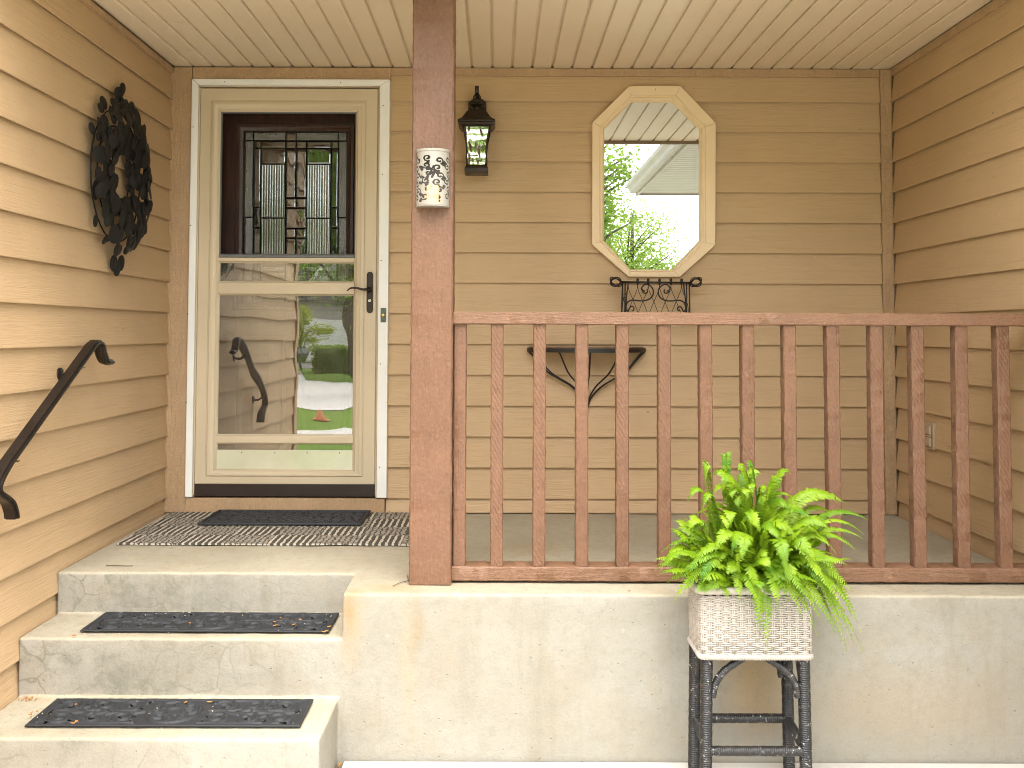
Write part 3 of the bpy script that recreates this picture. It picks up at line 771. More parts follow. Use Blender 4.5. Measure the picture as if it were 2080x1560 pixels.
# handle set
hp = at(752, 595, fy0); 
def hpt(px, py, y): return at(px, py, y)
hz0, hz1 = Z(637,fy0), Z(553,fy0); hx = X(751.5,fy0); hw = 0.0155
pts = [(hw*cos(a), hz1-hw+hw*sin(a)) for a in [pi*i/10 for i in range(11)]] + [(-hw*cos(a), hz0+hw-hw*sin(a)) for a in [pi*i/10 for i in range(11)]]
hd = part('handle', MB().prism([(hx+a, fy0-0.009, c) for a, c in pts], [(hx+a, fy0-0.0005, c) for a, c in pts]), M['bronze'], sd_, 0.003)
ho = wloc(hd)
lv = MB(); yl = fy0-0.045
pth = bez([(hx, yl, Z(588,yl)), (X(738,yl), yl, Z(589,yl)), (X(724,yl), yl-0.004, Z(586,yl)), (X(712,yl), yl-0.004, Z(586.5,yl)), (X(705,yl), yl, Z(592,yl))], 6)
lv.tube(pth, [0.0075*(1-0.62*i/(len(pth)-1)) for i in range(len(pth))], 8)
lv.lathe((hx, fy0-0.010, Z(588,yl)), [(0.013,0),(0.012,-0.008),(0.007,-0.012),(0.007,-0.028),(0.010,-0.033),(0.010,-0.042),(0.0,-0.044)], 14, 0, 'y')
link('lever', mesh('lever', lv, M['bronze'], ho, True), hd)
lk = MB().lathe((hx, fy0-0.0095, Z(611.5,fy0)), [(0.0075,0.0),(0.0075,-0.003),(0.0055,-0.004),(0.0,-0.004)], 14, 0, 'y')
link('lock_cylinder', mesh('lock_cylinder', lk, M['silver'], ho), hd)
lk2 = MB().lathe((hx, fy0-0.0137, Z(611.5,fy0)), [(0.0016,0.0),(0.0016,-0.0006),(0.0,-0.0006)], 8, 0, 'y')
link('keyhole', mesh('keyhole', lk2, M['black_iron'], ho), hd)
# doorbell on the white moulding
dbp = at(779, 641, -0.0475)
dbl = thing('doorbell', 'small bronze doorbell plate with a brass button beside the storm door', 'doorbell', dbp)
verd = plain('verdigris_plate', (0.10, 0.12, 0.085), 0.5, 0.5)
part('plate', MB().box(dbp.x-0.0135, dbp.x+0.0135, dbp.y-0.006, dbp.y, dbp.z-0.035, dbp.z+0.035), verd, dbl, 0.002)
part('button', MB().lathe((dbp.x, dbp.y-0.0065, dbp.z), [(0.0085,0),(0.0085,-0.003),(0.006,-0.006),(0,-0.0065)], 14, 0, 'y'), M['brass'], dbl, angle=40)
q_ = MB()
for s_ in (-1, 1): q_.lathe((dbp.x, dbp.y-0.0063, dbp.z+s_*0.026), [(0.003,0),(0.0028,-0.001),(0,-0.0012)], 8, 0, 'y')
part('screw', q_, M['bronze'], dbl)

# ------------------------------------------------------------------ post and railing
def rough_box(mb, x0, x1, y0, y1, z0, z1, axis, n, jit, seed, ch=0.004):
    """timber with chamfered, slightly chewed arrises"""
    loops = []
    rr = random.Random(seed)
    for i in range(n+1):
        t = i/n
        def J(): return rr.uniform(-jit, jit)
        if axis == 'z':
            z = z0+(z1-z0)*t; c_ = ch
            pts = [(x0+c_,y0),(x1-c_,y0),(x1,y0+c_),(x1,y1-c_),(x1-c_,y1),(x0+c_,y1),(x0,y1-c_),(x0,y0+c_)]
            loops.append([(a+J(), b_+J()*0.12, z) for a, b_ in pts])
        else:
            xx = x0+(x1-x0)*t; c_ = ch
            pts = [(y0+c_,z0),(y1-c_,z0),(y1,z0+c_),(y1,z1-c_),(y1-c_,z1),(y0+c_,z1),(y0,z1-c_),(y0,z0+c_)]
            loops.append([(xx, a+J()*0.12, b_+J()) for a, b_ in pts])
    return mb.rings(loops)
PY = -1.316
px0, px1 = X(832, PY, 1190), X(918.5, PY, 1190)
post = solo('porch_post', rough_box(MB(), px0, px1, PY, PY+0.15, 0.003, CEIL-0.0015, 'z', 150, 0.0011, 3, 0.005), M['brown'], 'thick rough sawn brown post holding up the porch roof', 'post', ((px0+px1)/2, PY+0.075, 0), angle=40)
RY0 = -1.290
rail = thing('porch_railing', 'brown painted porch railing with square balusters', 'railing', (0.9, RY0+0.04, 0))
zrt0, zrt1 = Z(659, RY0), Z(633.5, RY0); zrb0, zrb1 = Z(1181, RY0), Z(1151.5, RY0)
xe = XR - 0.018
part('top_rail', rough_box(MB(), px1+0.001, xe, RY0-0.004, RY0+0.088, zrt0, zrt1, 'x', 130, 0.0007, 5, 0.004), M['brown_x'], rail, angle=40)
part('bottom_rail', rough_box(MB(), px1+0.001, xe, RY0, RY0+0.088, zrb0, zrb1, 'x', 130, 0.0009, 6, 0.004), M['brown_x'], rail, angle=40)
bmesh_list = [mesh('baluster', rough_box(MB(), -0.0225, 0.0225, 0.006, 0.051, zrb1-0.004+0.0045, zrt0-0.0005, 'z', 70, 0.0009, 20+i, 0.0035), M['brown']) for i in range(4)]
for me in bmesh_list: me.polygons.foreach_set('use_smooth', [True]*len(me.polygons)); me.set_sharp_from_angle(angle=R(40))
bal = [933.5, 1010.5, 1096, 1183, 1265.5, 1351, 1437, 1522, 1607.5, 1697, 1784, 1869, 1957, 2043, 2128]
for i, px in enumerate(bal):
    bx_ = X(px, RY0+0.006, 900)
    if i == 0: bx_ = px1 + 0.0255
    o = link('baluster', bmesh_list[i % 4], rail, (bx_-0.9, -0.04 + (0.006 if i == 0 else rnd.uniform(-.001,.001)), 0.0))
    o.rotation_euler.y = rnd.uniform(-0.003, 0.003) if i else 0

# ------------------------------------------------------------------ candle sconce on the post
def seg_d(px, pz, a, b_):
    dx, dz = b_[0]-a[0], b_[1]-a[1]; L2 = dx*dx+dz*dz or 1e-9
    t = max(0, min(1, ((px-a[0])*dx+(pz-a[1])*dz)/L2))
    return math.hypot(px-a[0]-t*dx, pz-a[1]-t*dz), t
def spiral(cx, cz, r0, r1, a0, turns, n=16):
    return [(cx+(r0+(r1-r0)*i/n)*cos(a0+2*pi*turns*i/n), cz+(r0+(r1-r0)*i/n)*sin(a0+2*pi*turns*i/n)) for i in range(n+1)]
SY = PY - 0.0015
stl, sbl = at(846, 312, SY), at(843, 420, SY)
scx, sz0, sz1 = X(878, SY), Z(420, SY), Z(311, SY)
SRw, SDp = 0.058, 0.052
sconce = thing('candle_sconce', 'white pierced metal candle sconce with scroll cutouts on the brown post', 'sconce', (scx, SY, sz0))
strokes = []   # in (u,v): u across the sheet 0..1.32, v up 0..1.9
rs = random.Random(12)
for row in range(6):
    for col in range(4):
        cx_, cz_ = 0.17 + col*0.33 + (0.05 if row % 2 else -0.02) + rs.uniform(-.02,.02), 0.24 + row*0.265 + (0.06 if col % 2 else 0) + rs.uniform(-.02,.02)
        sg = 1 if (row + col) % 2 else -1; a0 = rs.choice((0.4, 2.0, 3.6, 5.1))
        sp = spiral(cx_, cz_, 0.118, 0.035, a0, sg*1.05)
        strokes.append((sp, 0.020, 0.032))
        t0 = sp[0]; dx, dz = (cx_-t0[0]), (cz_-t0[1])
        strokes.append(([t0, (t0[0]-dx*0.5+dz*0.55*sg, t0[1]-dz*0.5-dx*0.55*sg)], 0.028, 0.058))
strokes += [([(0.66,0.95),(0.74,1.15),(0.60,1.05),(0.70,1.35)], 0.035, 0.02), ([(0.52,0.9),(0.60,1.12)], 0.05, 0.02), ([(0.56,1.3),(0.82,1.12)], 0.04, 0.015)]
def cut(u, v):
    if v < 0.10 or v > 1.72: return False
    if u < 0.05 or u > 1.27: return False
    for pts, w0, w1 in strokes:
        n = len(pts)-1
        for i in range(n):
            d, t = seg_d(u, v, pts[i], pts[i+1])
            if d < w0+(w1-w0)*(i+t)/n: return True
    return False
nu, nv = 96, 138; sm_ = MB()
def sp_(u, v, off=0):
    a = pi*(u/1.32); tp = 1.0 + 0.04*(v/1.9-0.5)*-1
    return (scx - (SRw+off)*tp*cos(a), SY - 0.004 - (SDp+off)*sin(a)*tp, sz0 + (sz1-sz0)*v/1.9)
idx = {}
def gvx(i, j):
    if (i, j) not in idx: idx[(i, j)] = len(sm_.v); sm_.v.append(sp_(1.32*i/nu, 1.9*j/nv))
    return idx[(i, j)]
for i in range(nu):
    for j in range(nv):
        if cut(1.32*(i+.5)/nu, 1.9*(j+.5)/nv): continue
        sm_.f.append((gvx(i,j), gvx(i+1,j), gvx(i+1,j+1), gvx(i,j+1))); sm_.m.append(0)
M['tin'] = paint_mat('white_enamel', (0.33, 0.30, 0.25), 0.35)
o = part('shade', sm_, M['tin'], sconce, smooth=True)
o.modifiers.new('thick', 'SOLIDIFY').thickness = 0.0012
half = [(pi*i/20) for i in range(21)]
def halfdisc(off, z0, z1):
    a = [(scx-(SRw+off)*cos(t), SY-0.003-(SDp+off)*sin(t), z0) for t in half]; return MB().prism(a, [(x_, y_, z1) for x_, y_, _ in a])
part('rim', halfdisc(0.0018, sz1-0.002, sz1+0.007), M['tin'], sconce, 0.001)
part('base_plate', halfdisc(0.0015, sz0-0.004, sz0+0.004), M['tin'], sconce, 0.001)
part('back_plate', MB().box(scx-SRw, scx+SRw, SY-0.0025, SY, sz0+0.0045, sz1-0.0025), plain('grey_tin', (0.10, 0.09, 0.08), 0.6), sconce)
cn = NT('lit_wax'); cn.set((0.85, 0.72, 0.42), 0.5); cn.b.inputs['Emission Color'].default_value = (1.0, 0.66, 0.16, 1); cn.b.inputs['Emission Strength'].default_value = 0.16
part('candle', MB().lathe((scx+0.001, SY-0.027, sz0+0.0045), [(0.021,0),(0.0212,0.062),(0.019,0.066),(0.012,0.063),(0.0,0.062)], 20), cn.mat, sconce, angle=40)

# ------------------------------------------------------------------ wall lantern
LY = -0.125
lx = X(967, LY)
def lz(c): return Z(130 + c/4.875, LY)
def lw_(c): return c/4.875/FPX*(LY+4.62)/2
lan = thing('wall_lantern', 'dark bronze wall lantern with curved clear glass beside the post', 'lantern', (lx, -0.02, lz(650)))
LC = (lx, LY, 0)
bk = MB(); bk.prism([(lx-0.045+a, -0.020, c) for a, c in ((0,lz(560)),(0.09,lz(560)),(0.09,lz(330)),(0.06,lz(290)),(0.03,lz(290)),(0,lz(330)))],
                    [(lx-0.045+a, -0.036, c) for a, c in ((0,lz(560)),(0.09,lz(560)),(0.09,lz(330)),(0.06,lz(290)),(0.03,lz(290)),(0,lz(330)))])
part('back_plate', bk, M['bronze'], lan, 0.004)
arm = bez([(lx,-0.030,lz(420)),(lx,-0.060,lz(330)),(lx,-0.085,lz(248)),(lx,-0.115,lz(228)),(lx,-0.150,lz(240)),(lx,-0.152,lz(290)),(lx,-0.135,lz(312))], 8)
part('arm', MB().sweep(arm, [(-0.0095,-0.004),(0.0095,-0.004),(0.0095,0.004),(-0.0095,0.004)], (1,0,0)), M['bronze'], lan, 0.0015)
ring = [(lx+0.0155*cos(t), LY-0.006, lz(338)+0.0165*sin(t)) for t in [2*pi*i/20 for i in range(20)]]
part('hanging_ring', MB().tube(ring, 0.0042, 8, closed=True), M['bronze'], lan, smooth=True)
part('finial', MB().lathe(LC, [(0.004,lz(352)),(0.009,lz(360)),(0.010,lz(375)),(0.006,lz(388)),(0.012,lz(394)),(0.038,lz(404)),(0.0395,lz(414)),(0.028,lz(428)),(0.021,lz(440)),(0.020,lz(464))], 24), M['bronze'], lan, angle=40)
part('lantern_roof', MB().square(LC, [(0.021,lz(462)),(0.036,lz(468)),(0.047,lz(490)),(0.057,lz(520)),(0.066,lz(550)),(0.079,lz(575)),(0.0885,lz(588)),(0.0895,lz(594)),(0.0895,lz(606)),(0.082,lz(614)),(0.082,lz(628)),(0.074,lz(640)),(0.069,lz(650))]), M['bronze'], lan, 0.002)
vase = [(0.0655,lz(648)),(0.0635,lz(680)),(0.0590,lz(720)),(0.0535,lz(780)),(0.0500,lz(840)),(0.0490,lz(890)),(0.0500,lz(930)),(0.0505,lz(960)),(0.0495,lz(990)),(0.0465,lz(1018))]
for s_, ax_ in ((-1,'y'),(1,'y'),(-1,'x'),(1,'x')):
    loops = []
    for w2, z in vase:
        e = w2-0.004
        if ax_ == 'y': loops.append([(lx-e, LY+s_*e, z), (lx+e, LY+s_*e, z), (lx+e, LY+s_*(e-0.003), z), (lx-e, LY+s_*(e-0.003), z)])
        else: loops.append([(lx+s_*e, LY-e, z), (lx+s_*e, LY+e, z), (lx+s_*(e-0.003), LY+e, z), (lx+s_*(e-0.003), LY-e, z)])
    part('glass_pane', MB().rings(loops), M['lantern_glass'], lan, angle=50)
for sx_ in (-1, 1):
    for sy_ in (-1, 1):
        part('corner_bar', MB().tube([(lx+sx_*(w2-0.003), LY+sy_*(w2-0.003), z) for w2, z in vase], 0.0045, 6), M['bronze'], lan, smooth=True)
part('lantern_base', MB().square(LC, [(0.049,lz(1014)),(0.051,lz(1024)),(0.0545,lz(1040)),(0.0545,lz(1044)),(0.0565,lz(1046)),(0.0565,lz(1088)),(0.050,lz(1092))]), M['bronze'], lan, 0.0015)
part('candle_tube', MB().lathe(LC, [(0.008,lz(1012)),(0.008,lz(900)),(0.0075,lz(898)),(0.0,lz(898))], 14), M['tin'], lan, angle=40)
blb = NT('bulb_glass'); blb.set((0.9, 0.88, 0.82), 0.08, spec=0.8)
part('bulb', MB().lathe(LC, [(0.006,lz(897)),(0.010,lz(870)),(0.0115,lz(840)),(0.009,lz(800)),(0.004,lz(760)),(0.0,lz(752))], 14), blb.mat, lan, angle=60)

# ------------------------------------------------------------------ octagonal mirror
MY = -0.050
def mp_(px, py): q = at(px, py, MY); return (q.x, q.z)
def octo(x0, x1, y0, y1, cx0, cx1, cy0, cy1): return [mp_(cx0,y0), mp_(cx1,y0), mp_(x1,cy0), mp_(x1,cy1), mp_(cx1,y1), mp_(cx0,y1), mp_(x0,cy1), mp_(x0,cy0)]
oo = octo(1202,1453,173,561,1277,1381,248,496); oi = octo(1227,1420,206,546,1281,1365,261,487)
mir = thing('octagonal_mirror', 'octagonal mirror in a cream frame hung on the tan siding', 'mirror', ((oo[0][0]+oo[1][0])/2, -0.02, (oo[0][1]+oo[4][1])/2))
def lerp2(t): return [(a[0]+(b_[0]-a[0])*t, a[1]+(b_[1]-a[1])*t) for a, b_ in zip(oo, oi)]
pf = [(0,-0.0165),(0,MY+0.003),(0.02,MY),(0.60,MY),(0.63,MY+0.005),(0.70,MY+0.005),(0.74,MY+0.001),(0.86,MY+0.001),(0.90,MY+0.006),(1.0,MY+0.014),(1.0,-0.0165)]
names_ = [[(p[0], y, p[1]) for p in lerp2(t)] for t, y in pf]
for k in range(8):          # eight mitred frame pieces
    a, b_ = k, (k+1) % 8
    la = [names_[i][a] for i in range(len(pf))]; lb = [names_[i][b_] for i in range(len(pf))]
    c0 = Vector(((la[0][0]+lb[0][0])/2, 0, (la[0][2]+lb[0][2])/2)); 
    sh_ = 0.0006
    def shr(p, q): d = (Vector(q)-Vector(p)); d.normalize(); return tuple(Vector(p)+d*sh_)
    part('frame_piece', MB().prism([shr(p, q) for p, q in zip(la, lb)], [shr(q, p) for p, q in zip(la, lb)]), M['cream'], mir)
gi = lerp2(1.004)
part('mirror_glass', MB().prism([(p[0], MY+0.016, p[1]) for p in gi], [(p[0], MY+0.020, p[1]) for p in gi]), M['mirror'], mir)
q_ = MB(); p = at(1330, 180, MY); q_.lathe((p.x, MY+0.0002, p.z), [(0.0,-0.001),(0.0025,-0.0006),(0.003,0.0002)], 8, 0, 'y')
part('nail', q_, M['bronze'], mir)

# ------------------------------------------------------------------ wrought iron wall rack below the mirror
KY = -0.115
def kp_(cx, cy, y=KY): return at(1220 + cx/9.455, 540 + cy/9.455, y)
rk = thing('iron_wall_rack', 'black scrolled iron rack on the siding just below the octagonal mirror', 'wall rack', kp_(1060, 700, -0.02))
part('rod', MB().tube([kp_(390,305), kp_(1720,310)], 0.0050, 8), M['black_iron'], rk, smooth=True)
for s_, cx_, cy_ in ((-1, 290, 300), (1, 1830, 300)):
    f_ = MB()
    for rx, ry, ph in ((105, 85, 0.3), (85, 62, 0.0), (125, 60, -0.6)):
        pts = []
        for i in range(25):
            t = 2*pi*i/24; a, b_ = rx*cos(t), ry*sin(t)
            pts.append(kp_(cx_ + a*cos(ph*s_) - b_*sin(ph*s_), cy_ + a*sin(ph*s_) + b_*cos(ph*s_), KY + 0.02*sin(t+ph*4)))
        f_.tube(pts, 0.0030, 6)
    part('finial', f_, M['black_iron'], rk, smooth=True)
for cx_ in (710, 915, 1130, 1350, 1555):
    rr_ = MB(); q = kp_(cx_, 290)
    for off in (-0.0022, 0.0022): rr_.tube([(q.x+off, q.y+0.011*sin(t), q.z+0.0135*cos(t)) for t in [2*pi*i/16 for i in range(16)]], 0.0026, 6, closed=True)
    part('ring', rr_, M['black_iron'], rk, smooth=True)
for s_ in (-1, 1):
    f_ = MB(); mx_ = lambda c: c if s_ < 0 else 2120 - c
    f_.tube([kp_(mx_(420),320), kp_(mx_(410),700), kp_(mx_(400),1100)], 0.0032, 6)
    f_.tube([kp_(mx_(470),320), kp_(mx_(465),1100)], 0.0032, 6)
    f_.tube([kp_(mx_(530),320,KY+0.03), kp_(mx_(495),600,KY+0.03), kp_(mx_(470),1100,KY+0.03)], 0.0032, 6)
    f_.tube([kp_(mx_(470),320), kp_(mx_(470),330,-0.017)], 0.0032, 6)
    part('upright', f_, M['black_iron'], rk, smooth=True)
    g_ = MB()
    # upper curl running into a long S that ends in a small curl
    c1 = [(780+70, 480), (790, 440), (800, 390), (860, 345), (940, 365), (1000, 430), (1010, 530), (960, 610), (860, 655), (740, 660), (600, 650), (520, 690), (490, 760), (490, 830), (525, 860), (560, 800), (600, 765), (640, 800), (630, 845), (600, 850)]
    g_.tube(bez([kp_(mx_(a), b_, KY+0.006) for a, b_ in c1], 4), 0.0036, 6)
    g_.tube(bez([kp_(mx_(a), b_, KY+0.006) for a, b_ in ((790,420),(810,490),(860,515),(900,490),(890,440))], 4), 0.0033, 6)
    part('scroll', g_, M['black_iron'], rk, smooth=True)
lt = MB()
for cx_ in (350, 530, 710, 915, 1130, 1350, 1555):
    for s_ in (-1, 1):
        pts = [kp_(min(1690, max(430, cx_ + s_*d)), yy, KY+0.003) for d, yy in ((0,330),(15,460),(95,650),(175,850),(270,1090))]
        lt.tube(bez(pts, 3), 0.0016, 5)
part('wire_lattice', lt, M['black_iron'], rk, smooth=True)
bt = MB(); bt.tube([kp_(400,1095), kp_(1720,1095)], 0.0035, 6); bt.tube([kp_(400,1095,-0.02), kp_(1720,1095,-0.02)], 0.0035, 6)
for i in range(9): bt.tube([kp_(400+165*i,1095), kp_(400+165*i,1095,-0.02)], 0.0022, 5)
part('shelf_wires', bt, M['black_iron'], rk, smooth=True)

# ------------------------------------------------------------------ half round wall shelf
SF = -0.21
hsx = X(1191, -0.02); hz = Z(709, SF)
sh_ = thing('half_round_shelf', 'half round wall shelf on curved black iron wires behind the railing', 'shelf', (hsx, -0.02, hz))
def hd_(rx, ry, z0, z1):
    a = [(hsx-rx*cos(pi*i/24), -0.018-ry*sin(pi*i/24), z0) for i in range(25)]; return MB().prism(a, [(p[0], p[1], z1) for p in a])
SR = 0.288
wd = NT('worn_shelf_wood'); q = wd.objc(); gw = wd.noise(q, 2, 5, 0.6, 0.5, (3, 30, 30))
wd.set(wd.mix(wd.ramp(gw, 0.3, 0.7), (0.10, 0.05, 0.022), (0.24, 0.13, 0.06)), 0.55, wd.bump(gw, 0.001, 0.6))
part('shelf_top', hd_(SR-0.008, 0.192, hz-0.004, hz+0.010), wd.mat, sh_, 0.002)
rim = [(hsx-SR*cos(pi*i/32), -0.018-0.2*sin(pi*i/32), hz-0.004) for i in range(33)]
part('iron_rim', MB().sweep(rim, [(-0.012,-0.003),(0.008,-0.003),(0.008,0.003),(-0.012,0.003)], (0,0,1)), M['black_iron'], sh_)
zc, zl = Z(832, -0.03), Z(862, -0.02)
for t, o2 in ((0.03, 0), (0.12, .004), (0.33, 0), (0.5, 0), (0.67, 0), (0.88, .004), (0.97, 0)):
    a = pi*t; e = Vector((hsx-SR*cos(a), -0.018-0.2*sin(a), hz-0.012)); xx = e.x-hsx; yy = e.y+0.03
    pts = [e, (hsx+xx*0.93, -0.03+yy*0.95, hz-0.03), (hsx+xx*0.66, -0.03+yy*0.72, hz-0.115), (hsx+xx*0.28, -0.03+yy*0.35, hz-0.18), (hsx+xx*0.08, -0.03+yy*0.1, hz-0.24), (hsx+o2*(1 if xx > 0 else -1), -0.028, zc)]
    part('wire_leg', MB().tube(bez(pts, 6), 0.0042, 6), M['black_iron'], sh_, smooth=True)
part('wall_stem', MB().tube([(hsx,-0.024,zc+0.03),(hsx,-0.024,zl)], 0.0045, 6), M['black_iron'], sh_, smooth=True)

# ------------------------------------------------------------------ wreath of metal discs on the left wall
WX = XL + 0.018
wc = Vector((WX, -0.735, 1.53))
wre = thing('metal_wreath', 'black metal wreath of overlapping round leaves on the left siding wall', 'wreath', wc)
WS = 1.1
f_ = MB()
for r_ in (0.13, 0.19, 0.25): f_.tube([(WX+0.02, wc.y+r_*cos(2*pi*i/40), wc.z+WS*r_*sin(2*pi*i/40)) for i in range(40)], 0.003, 6, closed=True)
part('wire_frame', f_, M['wreath'], wre, smooth=True)
def disc_mesh():
    n = 14; v = [(0.10, 0, 0)]; 
    for i in range(n): v.append((0.0, cos(2*pi*i/n), sin(2*pi*i/n)))
    v.append((0.05, 0, 0))
    for i in range(n): v.append((-0.05, cos(2*pi*i/n), sin(2*pi*i/n)))
    f = []
    for i in range(n):
        j = (i+1) % n
        f += [(0, 1+i, 1+j), (n+1, n+2+j, n+2+i), (1+i, n+2+i, n+2+j, 1+j)]
    m = MB().add(v, f); return mesh('leaf', m, M['wreath'], smooth=False)
dm = disc_mesh(); rw_ = random.Random(4)
ND = 205
for i in range(ND):
    a = 2*pi*(i*0.6180339) + rw_.uniform(-.1, .1); u = (i*0.7548776 + rw_.uniform(0,.06)) % 1.0
    rr_ = 0.100 + 0.203*u
    dome = sin(pi*min(1, max(0, (rr_-0.07)/0.26)))
    h = 0.014 + 0.062*dome + rw_.uniform(-.012, .012)
    sz = rw_.uniform(0.016, 0.029)*(0.75 if (u > 0.88 or u < 0.08) else 1)
    tilt = (u-0.5)*0.7
    o = link('leaf', dm, wre, (h, rr_*cos(a), WS*rr_*sin(a)))
    o.rotation_euler = (rw_.uniform(-.4,.4), -tilt*sin(a) + rw_.uniform(-.2,.2), tilt*cos(a) - 0.14 + rw_.uniform(-.3,.3))
    o.scale = (0.035, sz, sz*rw_.uniform(1.15, 1.7))
for i in range(4):   # the leaves that stand up at the top and hang at the bottom
    o = link('leaf', dm, wre, (0.03, rw_.uniform(-.04,.04), 0.375 - 0.015*i)); o.scale = (0.035, 0.017, 0.026); o.rotation_euler = (0, 0.1, -0.45 + rw_.uniform(-.15,.15))
for y_, z_ in ((0.0,-0.385),(-0.035,-0.365),(0.04,-0.36)):
    o = link('leaf', dm, wre, (0.03, y_, z_)); o.scale = (0.035, 0.021, 0.034); o.rotation_euler = (0, 0.1, -0.45 + rw_.uniform(-.15,.15))

# ------------------------------------------------------------------ handrail on the left wall
HX = XL + 0.085
def hr(px, py): return atx(px, py, HX)
hrl = thing('wall_handrail', 'dark metal handrail fixed to the left siding wall above the steps', 'handrail', hr(110, 830))
up, lo = hr(186, 704), hr(14, 944)
dirv = (lo-up).normalized()
top_pts = [hr(222,738), hr(212,735), hr(206,720), hr(202,704), hr(194,698), up]
path = bez([tuple(p) for p in top_pts], 5)[:-1]
path += [up.lerp(lo, i/12) for i in range(12)]
path += bez([lo, lo+dirv*0.06+Vector((0,0,-0.012)), hr(4,998)+Vector((0,-0.035,0)), hr(16,1022), hr(24,1042), hr(26,1056)], 6)
HS = 1.0
prof = [(-0.023,-0.004),(-0.0235,0.004),(-0.017,0.0095),(-0.007,0.0105),(-0.004,0.0135),(0.004,0.0135),(0.007,0.0105),(0.017,0.0095),(0.0235,0.004),(0.023,-0.004),(0.017,-0.003),(0.015,-0.010),(-0.015,-0.010),(-0.017,-0.003)]
part('rail_bar', MB().sweep(path, [(a*HS, b_*HS) for a, b_ in prof], (1,0,0)), M['rail_metal'], hrl, angle=30)
for t in (0.19, 0.965):
    q = up.lerp(lo, t); bk = MB(); nrm = Vector((1,0,0)).cross(dirv).normalized()
    if nrm.z < 0: nrm = -nrm
    bs = q - nrm*0.011
    bk.tube(bez([bs, bs+Vector((-0.006,0,-0.018)), bs+Vector((-0.03,0,-0.034)), Vector((XL+0.022, bs.y, bs.z-0.03))], 5), 0.0075, 8)
    bk.lathe((XL+0.018, bs.y, bs.z-0.03), [(0.0,0.010),(0.012,0.010),(0.026,0.004),(0.028,-0.006)], 18, 0, 'x')
    bk.box(bs.x-0.012, bs.x+0.012, bs.y-0.035, bs.y+0.035, bs.z-0.006, bs.z-0.003)
    part('bracket', bk, M['rail_metal'], hrl, angle=40)

# ------------------------------------------------------------------ outlet on the right wall
ot = atx(1893, 882, XR-0.016)
out = thing('wall_outlet', 'weathered tan outdoor outlet cover low on the right wall', 'outlet', ot)
M['outlet'] = paint_mat('outlet_paint', (0.40, 0.30, 0.19), 0.5)
part('cover_plate', MB().box(ot.x-0.012, ot.x+0.006, ot.y-0.043, ot.y+0.043, ot.z-0.060, ot.z+0.060), M['outlet'], out, 0.003)
for s_ in (-1, 1):
    part('flap', MB().rings([[(ot.x-0.0125-h, ot.y+a*0.028*w2, ot.z+s_*0.026+b_*0.021*w2) for a, b_ in ((-1,-1),(1,-1),(1,1),(-1,1))] for h, w2 in ((0,1),(0.005,1),(0.010,0.8))]), M['outlet'], out, 0.002)
part('hinge', MB().tube([(ot.x-0.018, ot.y-0.03, ot.z),(ot.x-0.018, ot.y+0.03, ot.z)], 0.0045, 8), M['outlet'], out, smooth=True)

# ------------------------------------------------------------------ rug and mats
rx0, rx1, ry0, ry1 = XL+0.062, -0.33, -0.725, -0.045
nx, ny = 120, 60; rg = MB()
for i in range(nx+1):
    for j in range(ny+1):
        x_, y_ = rx0+(rx1-rx0)*i/nx, ry0+(ry1-ry0)*j/ny
        e = 0.004*noise.noise(Vector((x_*7, y_*7, 0)))
        rg.v.append((x_ + (e if i in (0, nx) else 0), y_ + (e if j in (0, ny) else 0), 0.0105 + 0.0022*noise.noise(Vector((x_*5, y_*5, 3))) + 0.0010*noise.noise(Vector((x_*70, y_*70, 3)))))
for i in range(nx):
    for j in range(ny):
        a = i*(ny+1)+j; rg.f.append((a, a+ny+1, a+ny+2, a+1)); rg.m.append(0)
rug = solo('striped_rug', rg, M['rug'], 'grey and cream woven rug lying on the landing before the door', 'rug', ((rx0+rx1)/2, (ry0+ry1)/2, 0.0))
s_ = rug.modifiers.new('thick', 'SOLIDIFY'); s_.thickness = 0.007; s_.offset = -1
# pebble mat
mx0, mx1, my0, my1 = -1.35, -0.613, -0.372, -0.052
MZ = 0.0142
pmt = thing('pebble_doormat', 'black rubber doormat with a pebble pattern on the striped rug', 'doormat', ((mx0+mx1)/2, (my0+my1)/2, MZ))
part('mat_base', MB().box(mx0, mx1, my0, my1, MZ, MZ+0.004), M['rubber'], pmt)
fr_ = MB().rings([[(mx0+a,my0+a,z),(mx1-a,my0+a,z),(mx1-a,my1-a,z),(mx0+a,my1-a,z)] for a, z in ((0,MZ+0.0005),(0.003,MZ+0.009),(0.013,MZ+0.010),(0.016,MZ+0.0035))], cap=False)
part('mat_border', fr_, M['rubber'], pmt, angle=30)
pb_ = MB(); rp = random.Random(5)
yy = my0+0.02; row = 0
while yy < my1-0.03:
    hh = rp.uniform(0.017, 0.023); xx = mx0+0.019 + (0.02 if row % 2 else 0)
    while xx < mx1-0.03:
        ww = rp.uniform(0.030, 0.062)
        if xx+ww > mx1-0.018: ww = mx1-0.018-xx
        if ww > 0.012:
            cx_, cy_ = xx+ww/2, yy+hh/2; n = 10; a0 = rp.uniform(-.15,.15); L = []
            wv = [rp.uniform(0.88, 1.05) for _ in range(n)]
            for sc2, h in ((1, 0.0042), (0.96, 0.0072), (0.75, 0.0094)):
                l = []
                for i in range(n):
                    t = 2*pi*i/n; ca, sa = cos(t), sin(t)
                    ex = math.copysign(abs(ca)**0.55, ca)*(ww/2-0.0022)*sc2*wv[i]; ey = math.copysign(abs(sa)**0.55, sa)*(hh/2-0.0018)*sc2*wv[i]
                    l.append((cx_+ex*cos(a0)-ey*sin(a0)*0.3, cy_+ey+ex*sin(a0)*0.4, MZ+h))
                L.append(l)
            pb_.rings(L, True)
        xx += ww
    yy += hh; row += 1
o = part('pebble_relief', pb_, M['rubber'], pmt, angle=40); o['kind'] = 'stuff'

